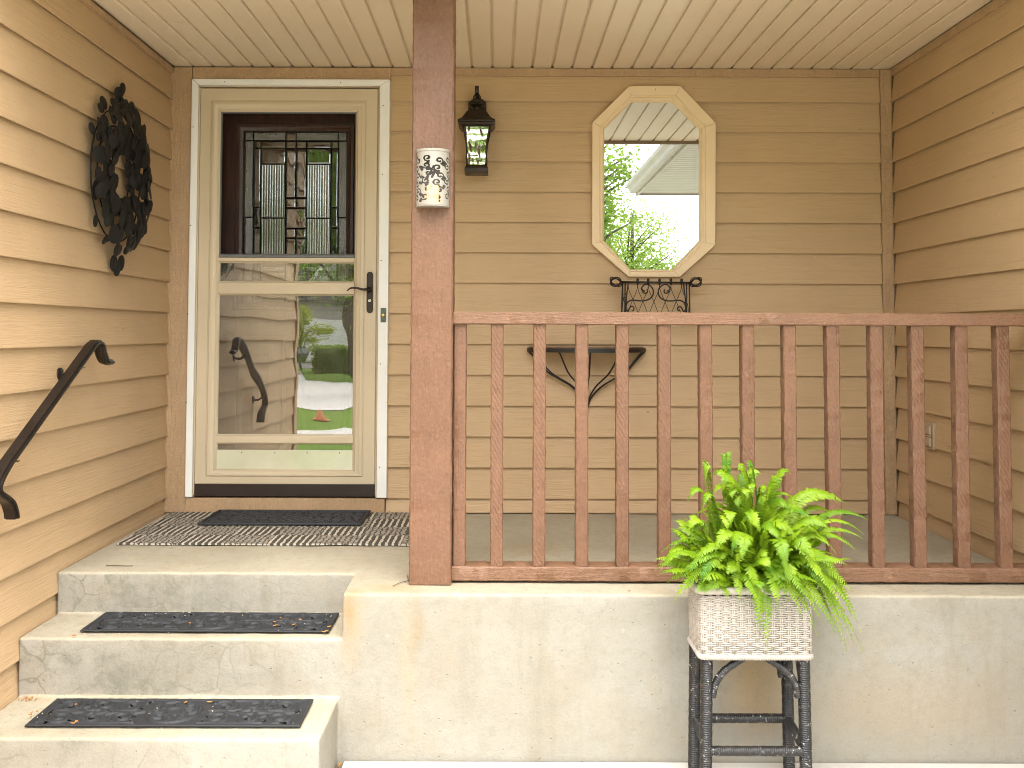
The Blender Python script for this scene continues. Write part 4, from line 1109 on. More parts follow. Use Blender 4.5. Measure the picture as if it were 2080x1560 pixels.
# scrolled stair mats: a height field with real holes through it
MW, MD = 0.854, 0.214
def mat_strokes():
    L = []
    def mir_(pts): L.append(pts); L.append([(-a, b_) for a, b_ in pts])
    L.append(spiral(0, 0, 0.082, 0.082, 0, 1, 28)); L.append(spiral(0, 0, 0.03, 0.03, 0, 1, 16))
    for k in range(8):
        t = 2*pi*k/8; L.append([(0.03*cos(t), 0.03*sin(t)), (0.055*cos(t+.25), 0.055*sin(t+.25)), (0.078*cos(t), 0.078*sin(t))])
        L.append([(0.03*cos(t), 0.03*sin(t)), (0.055*cos(t-.25), 0.055*sin(t-.25)), (0.078*cos(t), 0.078*sin(t))])
    for sg in (1, -1):
        mir_([(a, sg*b_) for a, b_ in spiral(0.150, 0.045, 0.045, 0.010, 2.6, -1.5, 26)])
        mir_([(a, sg*b_) for a, b_ in spiral(0.345, 0.045, 0.045, 0.010, 0.4, 1.4, 26)])
        mir_([(a, sg*b_) for a, b_ in spiral(0.245, 0.050, 0.040, 0.008, -1.4, 1.3, 24)])
        mir_([(0.095, 0), (0.12, sg*0.012), (0.17, sg*0.006), (0.21, sg*0.02)])
        mir_([(0.20, 0), (0.24, sg*0.016), (0.29, sg*0.004), (0.34, sg*0.014), (0.39, sg*0.004)])
        mir_([(0.40, sg*0.02), (0.385, sg*0.055), (0.40, sg*0.085)])
        mir_([(0.10, sg*0.085), (0.20, sg*0.092), (0.30, sg*0.085)])
        mir_([(0.29, sg*0.08), (0.27, sg*0.05), (0.30, sg*0.03)])
    return L
mst = mat_strokes(); cells = {}
for pts in mst:
    for i in range(len(pts)-1):
        a, b_ = pts[i], pts[i+1]
        for gx_ in range(int((min(a[0],b_[0])-0.012)//0.02), int((max(a[0],b_[0])+0.012)//0.02)+1):
            for gy_ in range(int((min(a[1],b_[1])-0.012)//0.02), int((max(a[1],b_[1])+0.012)//0.02)+1):
                cells.setdefault((gx_, gy_), []).append((a, b_))
holes = []
rh = random.Random(8)
for a, b_, la, lb, an in ((0.150,0.045,.013,.006,.4),(0.345,0.045,.014,.006,-.3),(0.245,0.05,.010,.005,.9),(0.395,0.0,.016,.005,1.5),(0.205,0.0,.012,.004,0.2),(0.30,0.062,.012,.004,.5),(0.115,0.03,.010,.004,1.0),(0.11,0.075,.010,.004,-.5),(0.37,0.085,.018,.004,.0)):
    for sx_ in (-1, 1):
        for sy_ in (-1, 1): holes.append((sx_*a, sy_*b_, la, lb, an*sx_*sy_))
def in_hole(x_, y_):
    for a, b_, la, lb, an in holes:
        dx, dy = x_-a, y_-b_
        if abs(dx) > 0.02 or abs(dy) > 0.02: continue
        u_, v_ = dx*cos(an)+dy*sin(an), -dx*sin(an)+dy*cos(an)
        if (u_/la)**2 + (v_/lb)**2 < 1: return True
    return False
nx, ny = 320, 80; mm_ = MB(); vid = {}
def mh(x_, y_):
    e = min(MW/2-abs(x_), MD/2-abs(y_))
    d = 1
    for a, b_ in cells.get((int(x_//0.02), int(y_//0.02)), ()): d = min(d, seg_d(x_, y_, a, b_)[0])
    h = 0.0045 + 0.0075*max(0, 1-(d/0.0075)**2)
    if e < 0.011: h = max(h, 0.0085 if e > 0.002 else 0.005)
    return h + 0.0009*noise.noise(Vector((x_*45, y_*45, 0)))
def mv(i, j):
    if (i, j) not in vid:
        x_, y_ = -MW/2+MW*i/nx, -MD/2+MD*j/ny
        vid[(i, j)] = len(mm_.v); mm_.v.append((x_, y_, mh(x_, y_)))
    return vid[(i, j)]
for i in range(nx):
    for j in range(ny):
        if in_hole(-MW/2+MW*(i+.5)/nx, -MD/2+MD*(j+.5)/ny): continue
        mm_.f.append((mv(i,j), mv(i+1,j), mv(i+1,j+1), mv(i,j+1))); mm_.m.append(0)
smesh = mesh('stair_mat', mm_, M['rubber'], smooth=True, fix=False)
ma, mb2 = atz(163, 1291, Z2), atz(670, 1289, Z2)
o1 = link('stair_mat', smesh, None, ((ma.x+mb2.x)/2, (ma.y+mb2.y)/2+MD/2, Z2+0.003)); o1.rotation_euler.z = -0.004
ma, mb2 = atz(52, 1485, Z3), atz(612, 1482, Z3)
o2 = o1.copy(); C.objects.link(o2); o2.location = ((ma.x+mb2.x)/2, (ma.y+mb2.y)/2+MD/2, Z3+0.003); o2.rotation_euler.z = 0.002
for o, l in ((o1, 'upper black scrolled rubber mat, on the tread just below the landing'), (o2, 'lower black scrolled rubber mat, on the lowest step')):
    tag(o, l, 'stair mat', 'rubber stair mats'); s_ = o.modifiers.new('thick', 'SOLIDIFY'); s_.thickness = 0.004; s_.offset = -1

# fallen catkins and leaf bits on and around the mats, and a twig on the landing
M['catkin'] = plain('dry_catkin', (0.42, 0.17, 0.035), 0.8)
M['twig'] = plain('dry_twig', (0.10, 0.07, 0.045), 0.8)
M['chaff'] = plain('pale_chaff', (0.62, 0.5, 0.33), 0.8)
def bit_mesh(seed, ln):
    ln *= 0.7
    r_ = random.Random(seed); pts = [(ln*(t-0.5), r_.uniform(-.25,.25)*ln*0.5, 0.003+r_.uniform(0,.003)) for t in (0, .33, .66, 1)]
    pth = bez(pts, 3); n = len(pth)
    return mesh('fallen_catkin', MB().tube(pth, [0.0015*(0.45+sin(pi*(i+0.5)/n)) for i in range(n)], 6), M['catkin'], smooth=True)
bits = [bit_mesh(i, l) for i, l in enumerate((0.026, 0.018, 0.034, 0.014))]
spots = [(388,1270,Z2,1,'on the middle of the upper stair mat, left of its centre'),(560,1267,Z2,1,'on the upper stair mat, the farthest left of its right hand cluster'),(562,1274,Z2,0,'low in the right hand cluster on the upper stair mat'),
         (572,1259,Z2,3,'at the top of the right hand cluster on the upper stair mat'),(600,1272,Z2,0,'between the two clumps at the right of the upper stair mat'),(612,1262,Z2,1,'in the upper right clump on the upper stair mat'),
         (153,1296,Z2,0,'on the concrete off the left corner of the upper stair mat'),(663,1286,Z2,2,'on the front right corner of the upper stair mat'),(672,1276,Z2,0,'against the right edge of the upper stair mat'),
         (155,1473,Z3,2,'long one near the front left of the lower stair mat'),(158,1470,Z3,3,'short one lying over the long one on the lower stair mat'),(66,1455,Z3,2,'long one on the concrete left of the lower stair mat'),
         (78,1450,Z3,0,'leaning on the left edge of the lower stair mat'),(380,1431,Z3,1,'at the back of the lower stair mat near its middle'),(428,1430,Z3,0,'at the back of the lower stair mat, right of its middle'),
         (66,1423,Z3,0,'in the corner where the lowest tread meets the siding'),(276,1425,Z3,1,'against the riser behind the lower stair mat'),(157,1436,Z3,0,'near the back left corner of the lower stair mat'),(490,1428,Z3,3,'at the back right of the lower stair mat'),
         (630,1039,0.002,2,'at the back edge of the pebble doormat'),(785,1043,0.002,0,'on the striped rug right of the doormat, the left of two'),(792,1041,0.002,1,'on the striped rug right of the doormat, the right of two'),
         (578,1054,0.018,3,'in the middle of the pebble doormat'),(1280,1201,0,3,'on the porch edge below the bottom rail')]
for px, py, z, k, lab in spots:
    on = 163 < px < 683 and z == Z2 or 60 < px < 622 and z == Z3 and py > 1428
    p = atz(px, py, z + (0.010 if on else 0.003 if z < 0.01 else 0))
    if z == 0.002: p = atz(px, py, 0.016 if px > 700 else 0.026)
    if z == 0.018: p = atz(px, py, 0.026)
    o = link('fallen_catkin', bits[k], None, p); o.rotation_euler.z = rnd.uniform(0, 3.1)
    tag(o, 'rust brown catkin ' + lab, 'catkin', 'fallen catkins on the steps and porch')
ch = MB(); rc = random.Random(3)
for i in range(150):
    z = rc.choice((Z2, Z3)); 
    if z == Z2: x_, y_ = rc.uniform(-1.58,-0.55), rc.choice((rc.uniform(R1-0.035, R1-0.012), rc.uniform(PF+0.02, R1-0.02)))
    else: x_, y_ = rc.uniform(-1.55,-0.56), rc.choice((rc.uniform(PF-0.035, PF-0.012), rc.uniform(F3+0.02, PF-0.02)))
    zz = z + rc.choice((0.0035, 0.0115)); l_ = rc.uniform(0.001, 0.0035); a = rc.uniform(0, pi)
    ch.tube([(x_-l_*cos(a), y_-l_*sin(a), zz), (x_+l_*cos(a), y_+l_*sin(a), zz+0.001)], 0.0011, 4)
o = link('chaff_litter', mesh('chaff_litter', ch, M['chaff'])); tag(o, 'pale crumbs of leaf chaff strewn on the steps', 'litter', None, 'stuff')
ch = MB()
for i in range(170):
    x_, y_ = rc.uniform(-0.534, -0.514), rc.uniform(-2.2, -1.44); l_ = rc.uniform(0.003, 0.008); a = rc.uniform(0, pi); zz = GZ - 0.012 + rc.uniform(0, .016)
    ch.tube([(x_-l_*cos(a)*0.4, y_-l_*sin(a), zz), (x_+l_*cos(a)*0.4, y_+l_*sin(a), zz+0.002)], 0.0024, 5)
for i in range(12):
    x_, y_ = rc.uniform(XL+0.03, XL+0.1), rc.uniform(PF-0.06, PF-0.015); l_ = rc.uniform(0.002, 0.005); a = rc.uniform(0, pi); zz = Z3 + 0.005
    ch.tube([(x_-l_*cos(a), y_-l_*sin(a), zz), (x_+l_*cos(a), y_+l_*sin(a), zz+0.001)], 0.0018, 5)
o = link('leaf_litter', mesh('leaf_litter', ch, M['catkin'])); tag(o, 'rust brown leaf litter packed in the joints beside the steps', 'litter', None, 'stuff')
tw = MB(); p0, p1 = atz(217, 1151, 0.004), atz(272, 1152, 0.004)
tw.tube(bez([p0, p0.lerp(p1, .35)+Vector((0,-0.004,0.001)), p0.lerp(p1, .8)+Vector((0,-0.006,0.001)), p1], 4), 0.0017, 6)
solo('twig', tw, M['twig'], 'thin dark twig lying near the front edge of the landing', 'twig', p0)
tw = MB(); p0, p1 = atz(800, 1191, 0.004), atz(832, 1180, 0.004)
tw.tube(bez([p0, p0.lerp(p1, .5)+Vector((0,0.008,0.001)), p1], 4), 0.0013, 5); tw.tube([p1, atz(829,1168,0.006)], 0.0013, 5)
solo('twig', tw, M['twig'], 'forked dark twig on the concrete at the foot of the post', 'twig', p0)

# ------------------------------------------------------------------ wicker plant stand
M['wicker'] = plain('cream_wicker', (0.42, 0.365, 0.31), 0.6, 0, 0.3, (150, 0.0008))
def cord_mat():
    m = NT('dark_cord'); p = m.objc()
    chip = m.noise(p, 75, 5, 0.75); big = m.noise(p, 7, 3, 0.6)
    c = m.mix(m.ramp(m.noise(p, 18, 4, 0.6), 0.35, 0.7), (0.010, 0.0095, 0.0095), (0.026, 0.022, 0.019))
    c = m.mix(m.math('MULTIPLY', m.ramp(m.noise(p, 40, 4, 0.7), 0.56, 0.66), m.ramp(big, 0.5, 0.6)), c, (0.075, 0.042, 0.026))
    nz = m.n('ShaderNodeSeparateXYZ'); m.l(m.n('ShaderNodeNewGeometry').outputs['Normal'], nz.inputs[0])
    c = m.mix(m.math('MULTIPLY', m.ramp(chip, 0.6, 0.64), m.ramp(big, 0.42, 0.55, 0.1, 0.9)), c, (0.58, 0.55, 0.5))
    return m.set(c, 0.42, m.bump(chip, 0.0008, 0.6), spec=0.5)
M['cord'] = cord_mat()
BX0, BX1, BY0, BY1, BZ0, BZ1 = 0.617, 0.972, -1.722, -1.530, -0.113, 0.100
stand = thing('wicker_plant_stand', 'cream wicker planter on black cord-wrapped legs before the concrete porch face', 'plant stand', ((BX0+BX1)/2, (BY0+BY1)/2, GZ))
def wrapped(pts, r, step=0.0066, n=10):
    """a pole wound with cord: radius pulses once per turn"""
    pts = [Vector(p) for p in pts]; d = [0]
    for a, b_ in zip(pts, pts[1:]): d.append(d[-1]+(b_-a).length)
    m = max(8, int(d[-1]/step)*4); path, rad = [], []
    for i in range(m+1):
        s = d[-1]*i/m; k = 0
        while k < len(d)-2 and d[k+1] < s: k += 1
        path.append(pts[k].lerp(pts[k+1], (s-d[k])/max(1e-6, d[k+1]-d[k]))); rad.append(r*(0.86, 1.02, 1.07, 1.02)[i % 4] + 0.0005*sin(i*0.37))
    return MB().tube(path, rad, n)
LXL, LXR, LYF, LYB = 0.647, 0.945, -1.693, -1.522
for x_, y_ in ((LXL,LYF),(LXR,LYF),(LXL,LYB),(LXR,LYB)):
    fx = x_ + (0.006 if x_ > 0.8 else -0.006)
    part('leg', wrapped([(fx, y_, GZ+0.004), (x_, y_, BZ0+0.02)], 0.0185), M['cord'], stand, smooth=True)
zs1, zs2 = -0.398, -0.368
for a, b_ in (((LXL,LYF,zs1),(LXR,LYF,zs1)), ((LXL,LYB,zs2),(LXR,LYB,zs2)), ((LXL,LYF,zs1+0.012),(LXL,LYB,zs2-0.002)), ((LXR,LYF,zs1+0.012),(LXR,LYB,zs2-0.002))):
    part('stretcher', wrapped([a, b_], 0.0148), M['cord'], stand, smooth=True)
for y_ in (LYF, LYB):
    for s_, x_ in ((1, LXL), (-1, LXR)):
        part('arched_brace', wrapped(bez([(x_+s_*0.016, y_, -0.235), (x_+s_*0.026, y_, -0.195), (x_+s_*0.055, y_, -0.155), (x_+s_*0.118, y_, -0.112)], 8), 0.0115), M['cord'], stand, smooth=True)
for x_ in (LXL, LXR):
    for s_, y_ in ((1, LYF), (-1, LYB)):
        part('arched_brace', wrapped(bez([(x_, y_+s_*0.016, -0.225), (x_, y_+s_*0.024, -0.19), (x_, y_+s_*0.065, -0.112)], 8), 0.0095), M['cord'], stand, smooth=True)
# woven sides
def perim(s, x0, x1, y0, y1, rc=0.018):
    """point and outward normal at arc length fraction s of a rounded rectangle"""
    L = [x1-x0-2*rc, y1-y0-2*rc]; q = pi*rc/2; tot = 2*(L[0]+L[1])+4*q; d = (s % 1.0)*tot
    segs_ = [('l',(x0+rc,y0),(1,0),L[0]),('c',(x1-rc,y0+rc),-pi/2,q),('l',(x1,y0+rc),(0,1),L[1]),('c',(x1-rc,y1-rc),0,q),('l',(x1-rc,y1),(-1,0),L[0]),('c',(x0+rc,y1-rc),pi/2,q),('l',(x0,y1-rc),(0,-1),L[1]),('c',(x0+rc,y0+rc),pi,q)]
    for t_, p, dd, ln in segs_:
        if d <= ln:
            if t_ == 'l': return (p[0]+dd[0]*d, p[1]+dd[1]*d), (dd[1], -dd[0])
            a = dd + d/rc; return (p[0]+rc*cos(a), p[1]+rc*sin(a)), (cos(a), sin(a))
        d -= ln
    return (x0, y0), (0, -1)
PER = 2*((BX1-BX0)+(BY1-BY0)); NST = 42
wv_ = MB(); nrow = 29; ns = NST*4
for r_ in range(nrow):
    z = BZ0+0.018 + (BZ1-BZ0-0.042)*r_/(nrow-1); t_ = 0.985 + 0.015*(r_/(nrow-1)); cx_, cy_ = (BX0+BX1)/2, (BY0+BY1)/2
    pth = []; ph = (r_//2 % 2)*pi
    for i in range(ns):
        s = i/ns; (px_, py_), (nx_, ny_) = perim(s, BX0+0.006, BX1-0.006, BY0+0.006, BY1-0.006)
        off = 0.0034*sin(2*pi*NST/2*s + ph); jz = 0.0006*sin(i*1.7+r_)
        pth.append((cx_+(px_-cx_)*t_ + nx_*off, cy_+(py_-cy_)*t_ + ny_*off, z+jz))
    wv_.tube(pth, 0.0030, 5, closed=True)
o = part('weave', wv_, M['wicker'], stand, smooth=True); o['kind'] = 'stuff'
st_ = MB()
for i in range(NST):
    s = (i+0.5)/NST; (px_, py_), (nx_, ny_) = perim(s, BX0+0.006, BX1-0.006, BY0+0.006, BY1-0.006)
    tx_, ty_ = -ny_, nx_
    for o_ in (-0.0028, 0.0028): st_.tube([(px_+tx_*o_, py_+ty_*o_, BZ0+0.008), (px_+tx_*o_, py_+ty_*o_, BZ1-0.012)], 0.0027, 5)
part('stake', st_, M['wicker'], stand, smooth=True)['kind'] = 'stuff'
# wound rim, plaited foot, liner
rpts = [perim(i/360, BX0-0.002, BX1+0.002, BY0-0.002, BY1+0.002, 0.02)[0] for i in range(360)]
part('rim', MB().tube([(a, b_, BZ1-0.004+0.0006*sin(i*2.9)) for i, (a, b_) in enumerate(rpts)], [0.0118*(0.92, 1.03, 1.03)[i % 3] for i in range(360)], 10, closed=True), M['wicker'], stand, smooth=True)
br = MB()
for k in range(3):
    pth = []
    for i in range(420):
        (a, b_), (nx_, ny_) = perim(i/420, BX0+0.006, BX1-0.006, BY0+0.006, BY1-0.006, 0.018); t = 2*pi*i/420*46 + k*2*pi/3
        pth.append((a+nx_*0.0045*sin(t), b_+ny_*0.0045*sin(t), BZ0+0.007+0.0062*cos(t)))
    br.tube(pth, 0.0042, 5, closed=True)
part('plaited_foot', br, M['wicker'], stand, smooth=True)
part('liner', MB().box(BX0+0.014, BX1-0.014, BY0+0.014, BY1-0.014, BZ0+0.012, BZ1-0.045), plain('dark_soil_liner', (0.02, 0.016, 0.012), 0.9), stand)

# ------------------------------------------------------------------ fern
M['fern'] = leaf_mat('fern_green', (0.06, 0.175, 0.006), (0.27, 0.39, 0.012), 0.34, 0.4)
fern = thing('boston_fern', 'bright green boston fern spilling over the wicker planter', 'fern', ((BX0+BX1)/2, (BY0+BY1)/2, BZ1-0.03))
FC = Vector(((BX0+BX1)/2, (BY0+BY1)/2, BZ1-0.04)); fo = wloc(fern)
rfn = random.Random(21)
def frond(start, ctrl, tip, wmax, seed, curl=0.0):
    r_ = random.Random(seed); start, ctrl, tip = Vector(start), Vector(ctrl), Vector(tip)
    n = 26; P = []
    for i in range(n+1):
        t = i/n; P.append(start*(1-t)**2 + ctrl*2*t*(1-t) + tip*t*t)
    ln = sum((b_-a).length for a, b_ in zip(P, P[1:]))
    mb = MB(); mb.tube(P[::2], [0.0017*(1-0.75*i/13) for i in range(14)], 4)
    npair = max(12, int(ln/0.0078)); face = Vector((r_.uniform(-.5,.5), -1.0 + r_.uniform(-.3,.3), 0.55+r_.uniform(-.3,.3)))
    tw_ = r_.uniform(-.5,.5)
    for k in range(npair):
        t = 0.10 + 0.895*(k/(npair-1)); i = min(n-1, int(t*n)); q = P[i].lerp(P[i+1], t*n-i)
        tg = (P[i+1]-P[i]).normalized()
        up_ = Vector((0,0,1)) - tg*tg.z
        up_ = (up_.normalized()*0.7 + (face - tg*face.dot(tg)).normalized()*0.5); up_ = (up_ - tg*up_.dot(tg)).normalized()
        sd2 = tg.cross(up_).normalized()
        a = tw_*t; sd2 = sd2*cos(a) + up_*sin(a); up_ = sd2.cross(tg).normalized()
        L = wmax*(sin(pi*min(1, 0.10+t*0.55))**0.8 if t < 0.73 else max(0.10, (1-t)/0.27)**0.75)*r_.uniform(0.82, 1.1)
        for s_ in (-1, 1):
            if r_.random() < 0.03: continue
            fwd = 0.34 + 0.3*t + r_.uniform(-.14,.14); dr_ = (sd2*s_ + tg*fwd - up_*r_.uniform(-.02,.30) ).normalized()
            wv2 = dr_.cross(up_).normalized(); hw_ = min(0.0033, L*0.2)*r_.uniform(0.85,1.1); nrm = dr_.cross(wv2).normalized()*0.0016
            b0 = q + tg*(0.003*s_)
            drop = -up_*L*r_.uniform(0.0,0.3)
            m1, m2, e = b0+dr_*L*0.3, b0+dr_*L*0.68+drop*0.4, b0+dr_*L+drop
            mb.add([b0-wv2*hw_*0.55, b0+wv2*hw_*0.55, m1+wv2*hw_+nrm, m1-nrm*0.6, m1-wv2*hw_+nrm, m2+wv2*hw_*0.82+nrm, m2-nrm*0.6, m2-wv2*hw_*0.82+nrm, e],
                   [(0,1,3),(1,2,3),(0,3,4),(3,2,5,6),(4,3,6,7),(6,5,8),(7,6,8)])
    return mb
def put_frond(start, ctrl, tip, wmax, seed):
    me = mesh('frond', frond(start, ctrl, tip, wmax, seed), M['fern'], fo, smooth=True, fix=False)
    link('frond', me, fern)
# fronds whose tips the photograph shows: tip pixel, its depth, bend of the arch
tips = [((1476,932),-1.60,.05,.020),((1605,958),-1.62,.03,.025),((1500,955),-1.66,.04,.02),((1448,968),-1.60,.06,.02),((1545,962),-1.58,.04,.022),((1582,985),-1.70,.05,.024),((1465,985),-1.74,.06,.022),((1520,1010),-1.76,.06,.024),((1690,1040),-1.55,.06,.022),((1410,1050),-1.60,.08,.02),((1735,1300),-1.74,.21,.026),((1715,1230),-1.80,.17,.026),((1690,1200),-1.83,.15,.026),((1520,978),-1.63,.05,.020),((1432,985),-1.66,.17,.015),((1398,1016),-1.70,.10,.022),((1345,1120),-1.68,.07,.020),
        ((1343,1158),-1.72,.09,.022),((1368,1222),-1.76,.13,.026),((1385,1180),-1.79,.13,.022),((1766,1053),-1.62,.06,.022),((1752,1090),-1.66,.06,.020),((1735,1112),-1.73,.09,.020),((1718,1018),-1.60,.07,.026),
        ((1612,1010),-1.62,.05,.022),((1756,1318),-1.70,.22,.027),((1724,1322),-1.76,.22,.026),((1752,1280),-1.66,.20,.026),((1700,1285),-1.80,.19,.027),((1740,1240),-1.78,.17,.026),((1672,1262),-1.82,.17,.026),
        ((1562,1320),-1.80,.15,.030),((1550,1240),-1.83,.13,.030),((1585,1235),-1.83,.14,.028),((1505,1222),-1.80,.12,.026),((1640,1215),-1.84,.14,.028),((1420,1190),-1.80,.12,.022),
        ((1452,1000),-1.68,.05,.024),((1490,1010),-1.72,.05,.026),((1555,1000),-1.70,.05,.026),((1650,1050),-1.72,.06,.026),((1690,1075),-1.74,.07,.026),((1400,1080),-1.76,.08,.024),
        ((1455,1120),-1.83,.10,.028),((1510,1135),-1.85,.11,.030),((1600,1150),-1.86,.12,.030),((1660,1140),-1.82,.11,.028),((1710,1170),-1.78,.12,.026),((1735,1200),-1.72,.14,.026),((1545,1075),-1.80,.08,.028),((1620,1090),-1.78,.08,.028),((1480,1075),-1.78,.07,.026)]
for n_, ((px, py), y_, arch, wm) in enumerate(tips):
    tp = at(px, py, y_); st2 = FC + Vector((rfn.uniform(-.07,.07) + (tp.x-FC.x)*0.22, rfn.uniform(-.04,.04), 0.0))
    mid = st2.lerp(tp, 0.45); c_ = Vector((mid.x, mid.y, max(st2.z, tp.z) + arch*1.0 + 0.05))
    put_frond(st2, c_, tp, wm*1.0, 100+n_)
    j_ = Vector((rfn.uniform(-.035,.02)*(1 if tp.x > FC.x else -1), rfn.uniform(-.02,.02), rfn.uniform(-.02,.05)))
    put_frond(st2+Vector((rfn.uniform(-.03,.03), rfn.uniform(-.02,.02), 0)), c_+j_*0.6, tp.lerp(st2, 0.12)+j_, wm*0.95, 700+n_)
for k in range(210):
    a = rfn.uniform(0, 2*pi); el = rfn.uniform(0.05, 1.45); L = rfn.uniform(0.15, 0.31)
    d = Vector((cos(a)*cos(el)*1.15, sin(a)*cos(el)*0.75, sin(el)))
    st2 = FC + Vector((d.x*0.07+rfn.uniform(-.05,.05), d.y*0.05+rfn.uniform(-.03,.03), 0))
    tp = FC + d*L + Vector((0.02, 0, 0.01))
    if BY0-0.01 < tp.y and tp.z < BZ1 and BX0 < tp.x < BX1: tp.z = BZ1+0.05
    tp.y = min(tp.y, -1.45)
    put_frond(st2, st2.lerp(tp, 0.5)+Vector((0,0,rfn.uniform(.06,.13))), tp, rfn.uniform(.019,.028), 300+k)

# ------------------------------------------------------------------ across the yard: what the glass and the mirror see
M['bark'] = plain('tree_bark', (0.10, 0.075, 0.055), 0.9)
M['leaf_pale'] = leaf_mat('pale_leaves', (0.17, 0.25, 0.055), (0.25, 0.32, 0.09), 0.4)
M['leaf_mid'] = leaf_mat('mid_leaves', (0.09, 0.16, 0.03), (0.15, 0.22, 0.045), 0.4)
M['leaf_dark'] = leaf_mat('spruce_needles', (0.05, 0.09, 0.045), (0.09, 0.14, 0.06), 0.3)
def tree(name, label, x_, y_, h, crown_z, rad, nleaf, m, seed, cone=False, leaf=0.10, clumps=26, gap=0.35):
    t = thing(name, label, 'tree', (x_, y_, GZ), 'trees across the yard'); r_ = random.Random(seed)
    tr_ = MB(); tr_.tube([(x_, y_, GZ), (x_+r_.uniform(-.1,.1), y_, GZ+h*0.45), (x_+r_.uniform(-.2,.2), y_, GZ+h*0.92)], [0.035*h*0.8, 0.022*h, 0.006*h], 8)
    cl = []
    for k in range(clumps):
        if cone:
            q = r_.random()**0.6; zz = crown_z + (h-crown_z)*(1-q); rr2 = rad*q; a = r_.uniform(0, 2*pi); c_ = Vector((x_+rr2*cos(a)*0.8, y_+rr2*sin(a)*0.8, GZ+zz)); s_ = rad*0.33*(q+0.15)
        else:
            d = Vector((r_.gauss(0,1), r_.gauss(0,1), r_.gauss(0,1))).normalized()*r_.uniform(0.35,1.0)
            c_ = Vector((x_+d.x*rad, y_+d.y*rad, GZ+(crown_z+h)/2 + d.z*(h-crown_z)/2)); s_ = rad*r_.uniform(0.22, gap)
        cl.append((c_, s_))
        b0 = Vector((x_, y_, max(GZ+h*0.25, c_.z-rad*0.5)))
        tr_.tube([b0, b0.lerp(c_, .5)+Vector((0,0,0.1)), c_], [0.010*h*0.6, 0.005*h, 0.002*h], 5)
    part('trunk', tr_, M['bark'], t, smooth=True)
    lf = MB()
    for k in range(nleaf):
        c_, s_ = r_.choice(cl); d = Vector((r_.gauss(0,.55), r_.gauss(0,.55), r_.gauss(0,.5)))*s_; p = c_+d
        u_ = Vector((r_.gauss(0,1), r_.gauss(0,1), r_.gauss(0,.6))).normalized(); v_ = u_.orthogonal().normalized()
        L = leaf*r_.uniform(.6,1.2)
        lf.add([p-u_*L*0.5, p+v_*L*0.3, p+u_*L*0.5, p-v_*L*0.3], [(0,1,2,3)])
    me = mesh('crown', lf, m, wloc(t), fix=False); link('crown', me, t)
    return t
tree('birch_tree', 'loose leafed tree at the left of the mirror reflection', 2.2, -17.5, 6.4, 2.6, 1.25, 3000, M['leaf_mid'], 1, leaf=0.12, clumps=34, gap=0.3)
tree('willow_tree', 'pale green feathery tree low in the mirror reflection', 4.3, -26.5, 5.9, 0.2, 2.3, 26000, M['leaf_pale'], 2, leaf=0.10, clumps=80, gap=0.36)
tree('spruce_tree', 'dark spruce at the lower right of the mirror reflection', 8.1, -33, 5.0, 0.2, 1.2, 7000, M['leaf_dark'], 3, True, 0.12, 70)
tree('maple_tree', 'tall green tree reflected in the leaded door glass', -4.6, -25.5, 10.5, 2.4, 2.9, 16000, M['leaf_mid'], 4, leaf=0.16, clumps=60)
tree('maple_tree', 'broad pale tree behind the tall one reflected in the storm door', -7.5, -44, 12, 2.2, 4.5, 14000, M['leaf_pale'], 5, leaf=0.25, clumps=60)
tree('maple_tree', 'far green tree beyond the street reflected in the door glass', -1.5, -52, 13, 2.5, 5, 12000, M['leaf_mid'], 6, leaf=0.28, clumps=60)
tree('maple_tree', 'far pale tree beyond the spruce in the mirror', 15, -50, 7, 1.0, 3.5, 9000, M['leaf_pale'], 9, leaf=0.28, clumps=50)
tree('birch_tree', 'nearer loose leafed tree overhanging the right of the storm door reflection', -3.1, -17.5, 8.2, 1.9, 1.5, 9000, M['leaf_mid'], 31, leaf=0.10, clumps=46, gap=0.34)
M['leaf_gold'] = leaf_mat('golden_leaves', (0.28, 0.30, 0.03), (0.36, 0.36, 0.05), 0.4)
tree('golden_shrub', 'small yellow green shrub tree beside the hedge in the storm door reflection', -7.2, -30.5, 2.6, 0.3, 0.75, 3000, M['leaf_gold'], 32, leaf=0.10, clumps=24)
# big trees added to block low sky light from the back wall
big = tree('sky_blocker_tree', 'added broad tree farther left, blocking low sky light', -11.5, -24, 10.5, 1.8, 3.8, 7000, M['leaf_mid'], 14, leaf=0.4, clumps=44, gap=0.4)
for n_, (x_, y_, lab) in enumerate(((-18.5, -21, 'added broad tree at the far left, blocking low sky light'), (-1.2, -33.5, 'added broad tree beyond the driveway opposite the steps, blocking low sky light'), (10.5, -21, 'added broad tree to the right of the driveway, blocking low sky light'), (18.5, -19, 'added broad tree at the far right, blocking low sky light'))):
    t_ = big.copy(); C.objects.link(t_); t_.location = (x_, y_, GZ); t_.rotation_euler.z = 1.3*(n_+1); t_['label'] = lab
    for ch_ in big.children:
        c2 = ch_.copy(); C.objects.link(c2); c2.parent = t_
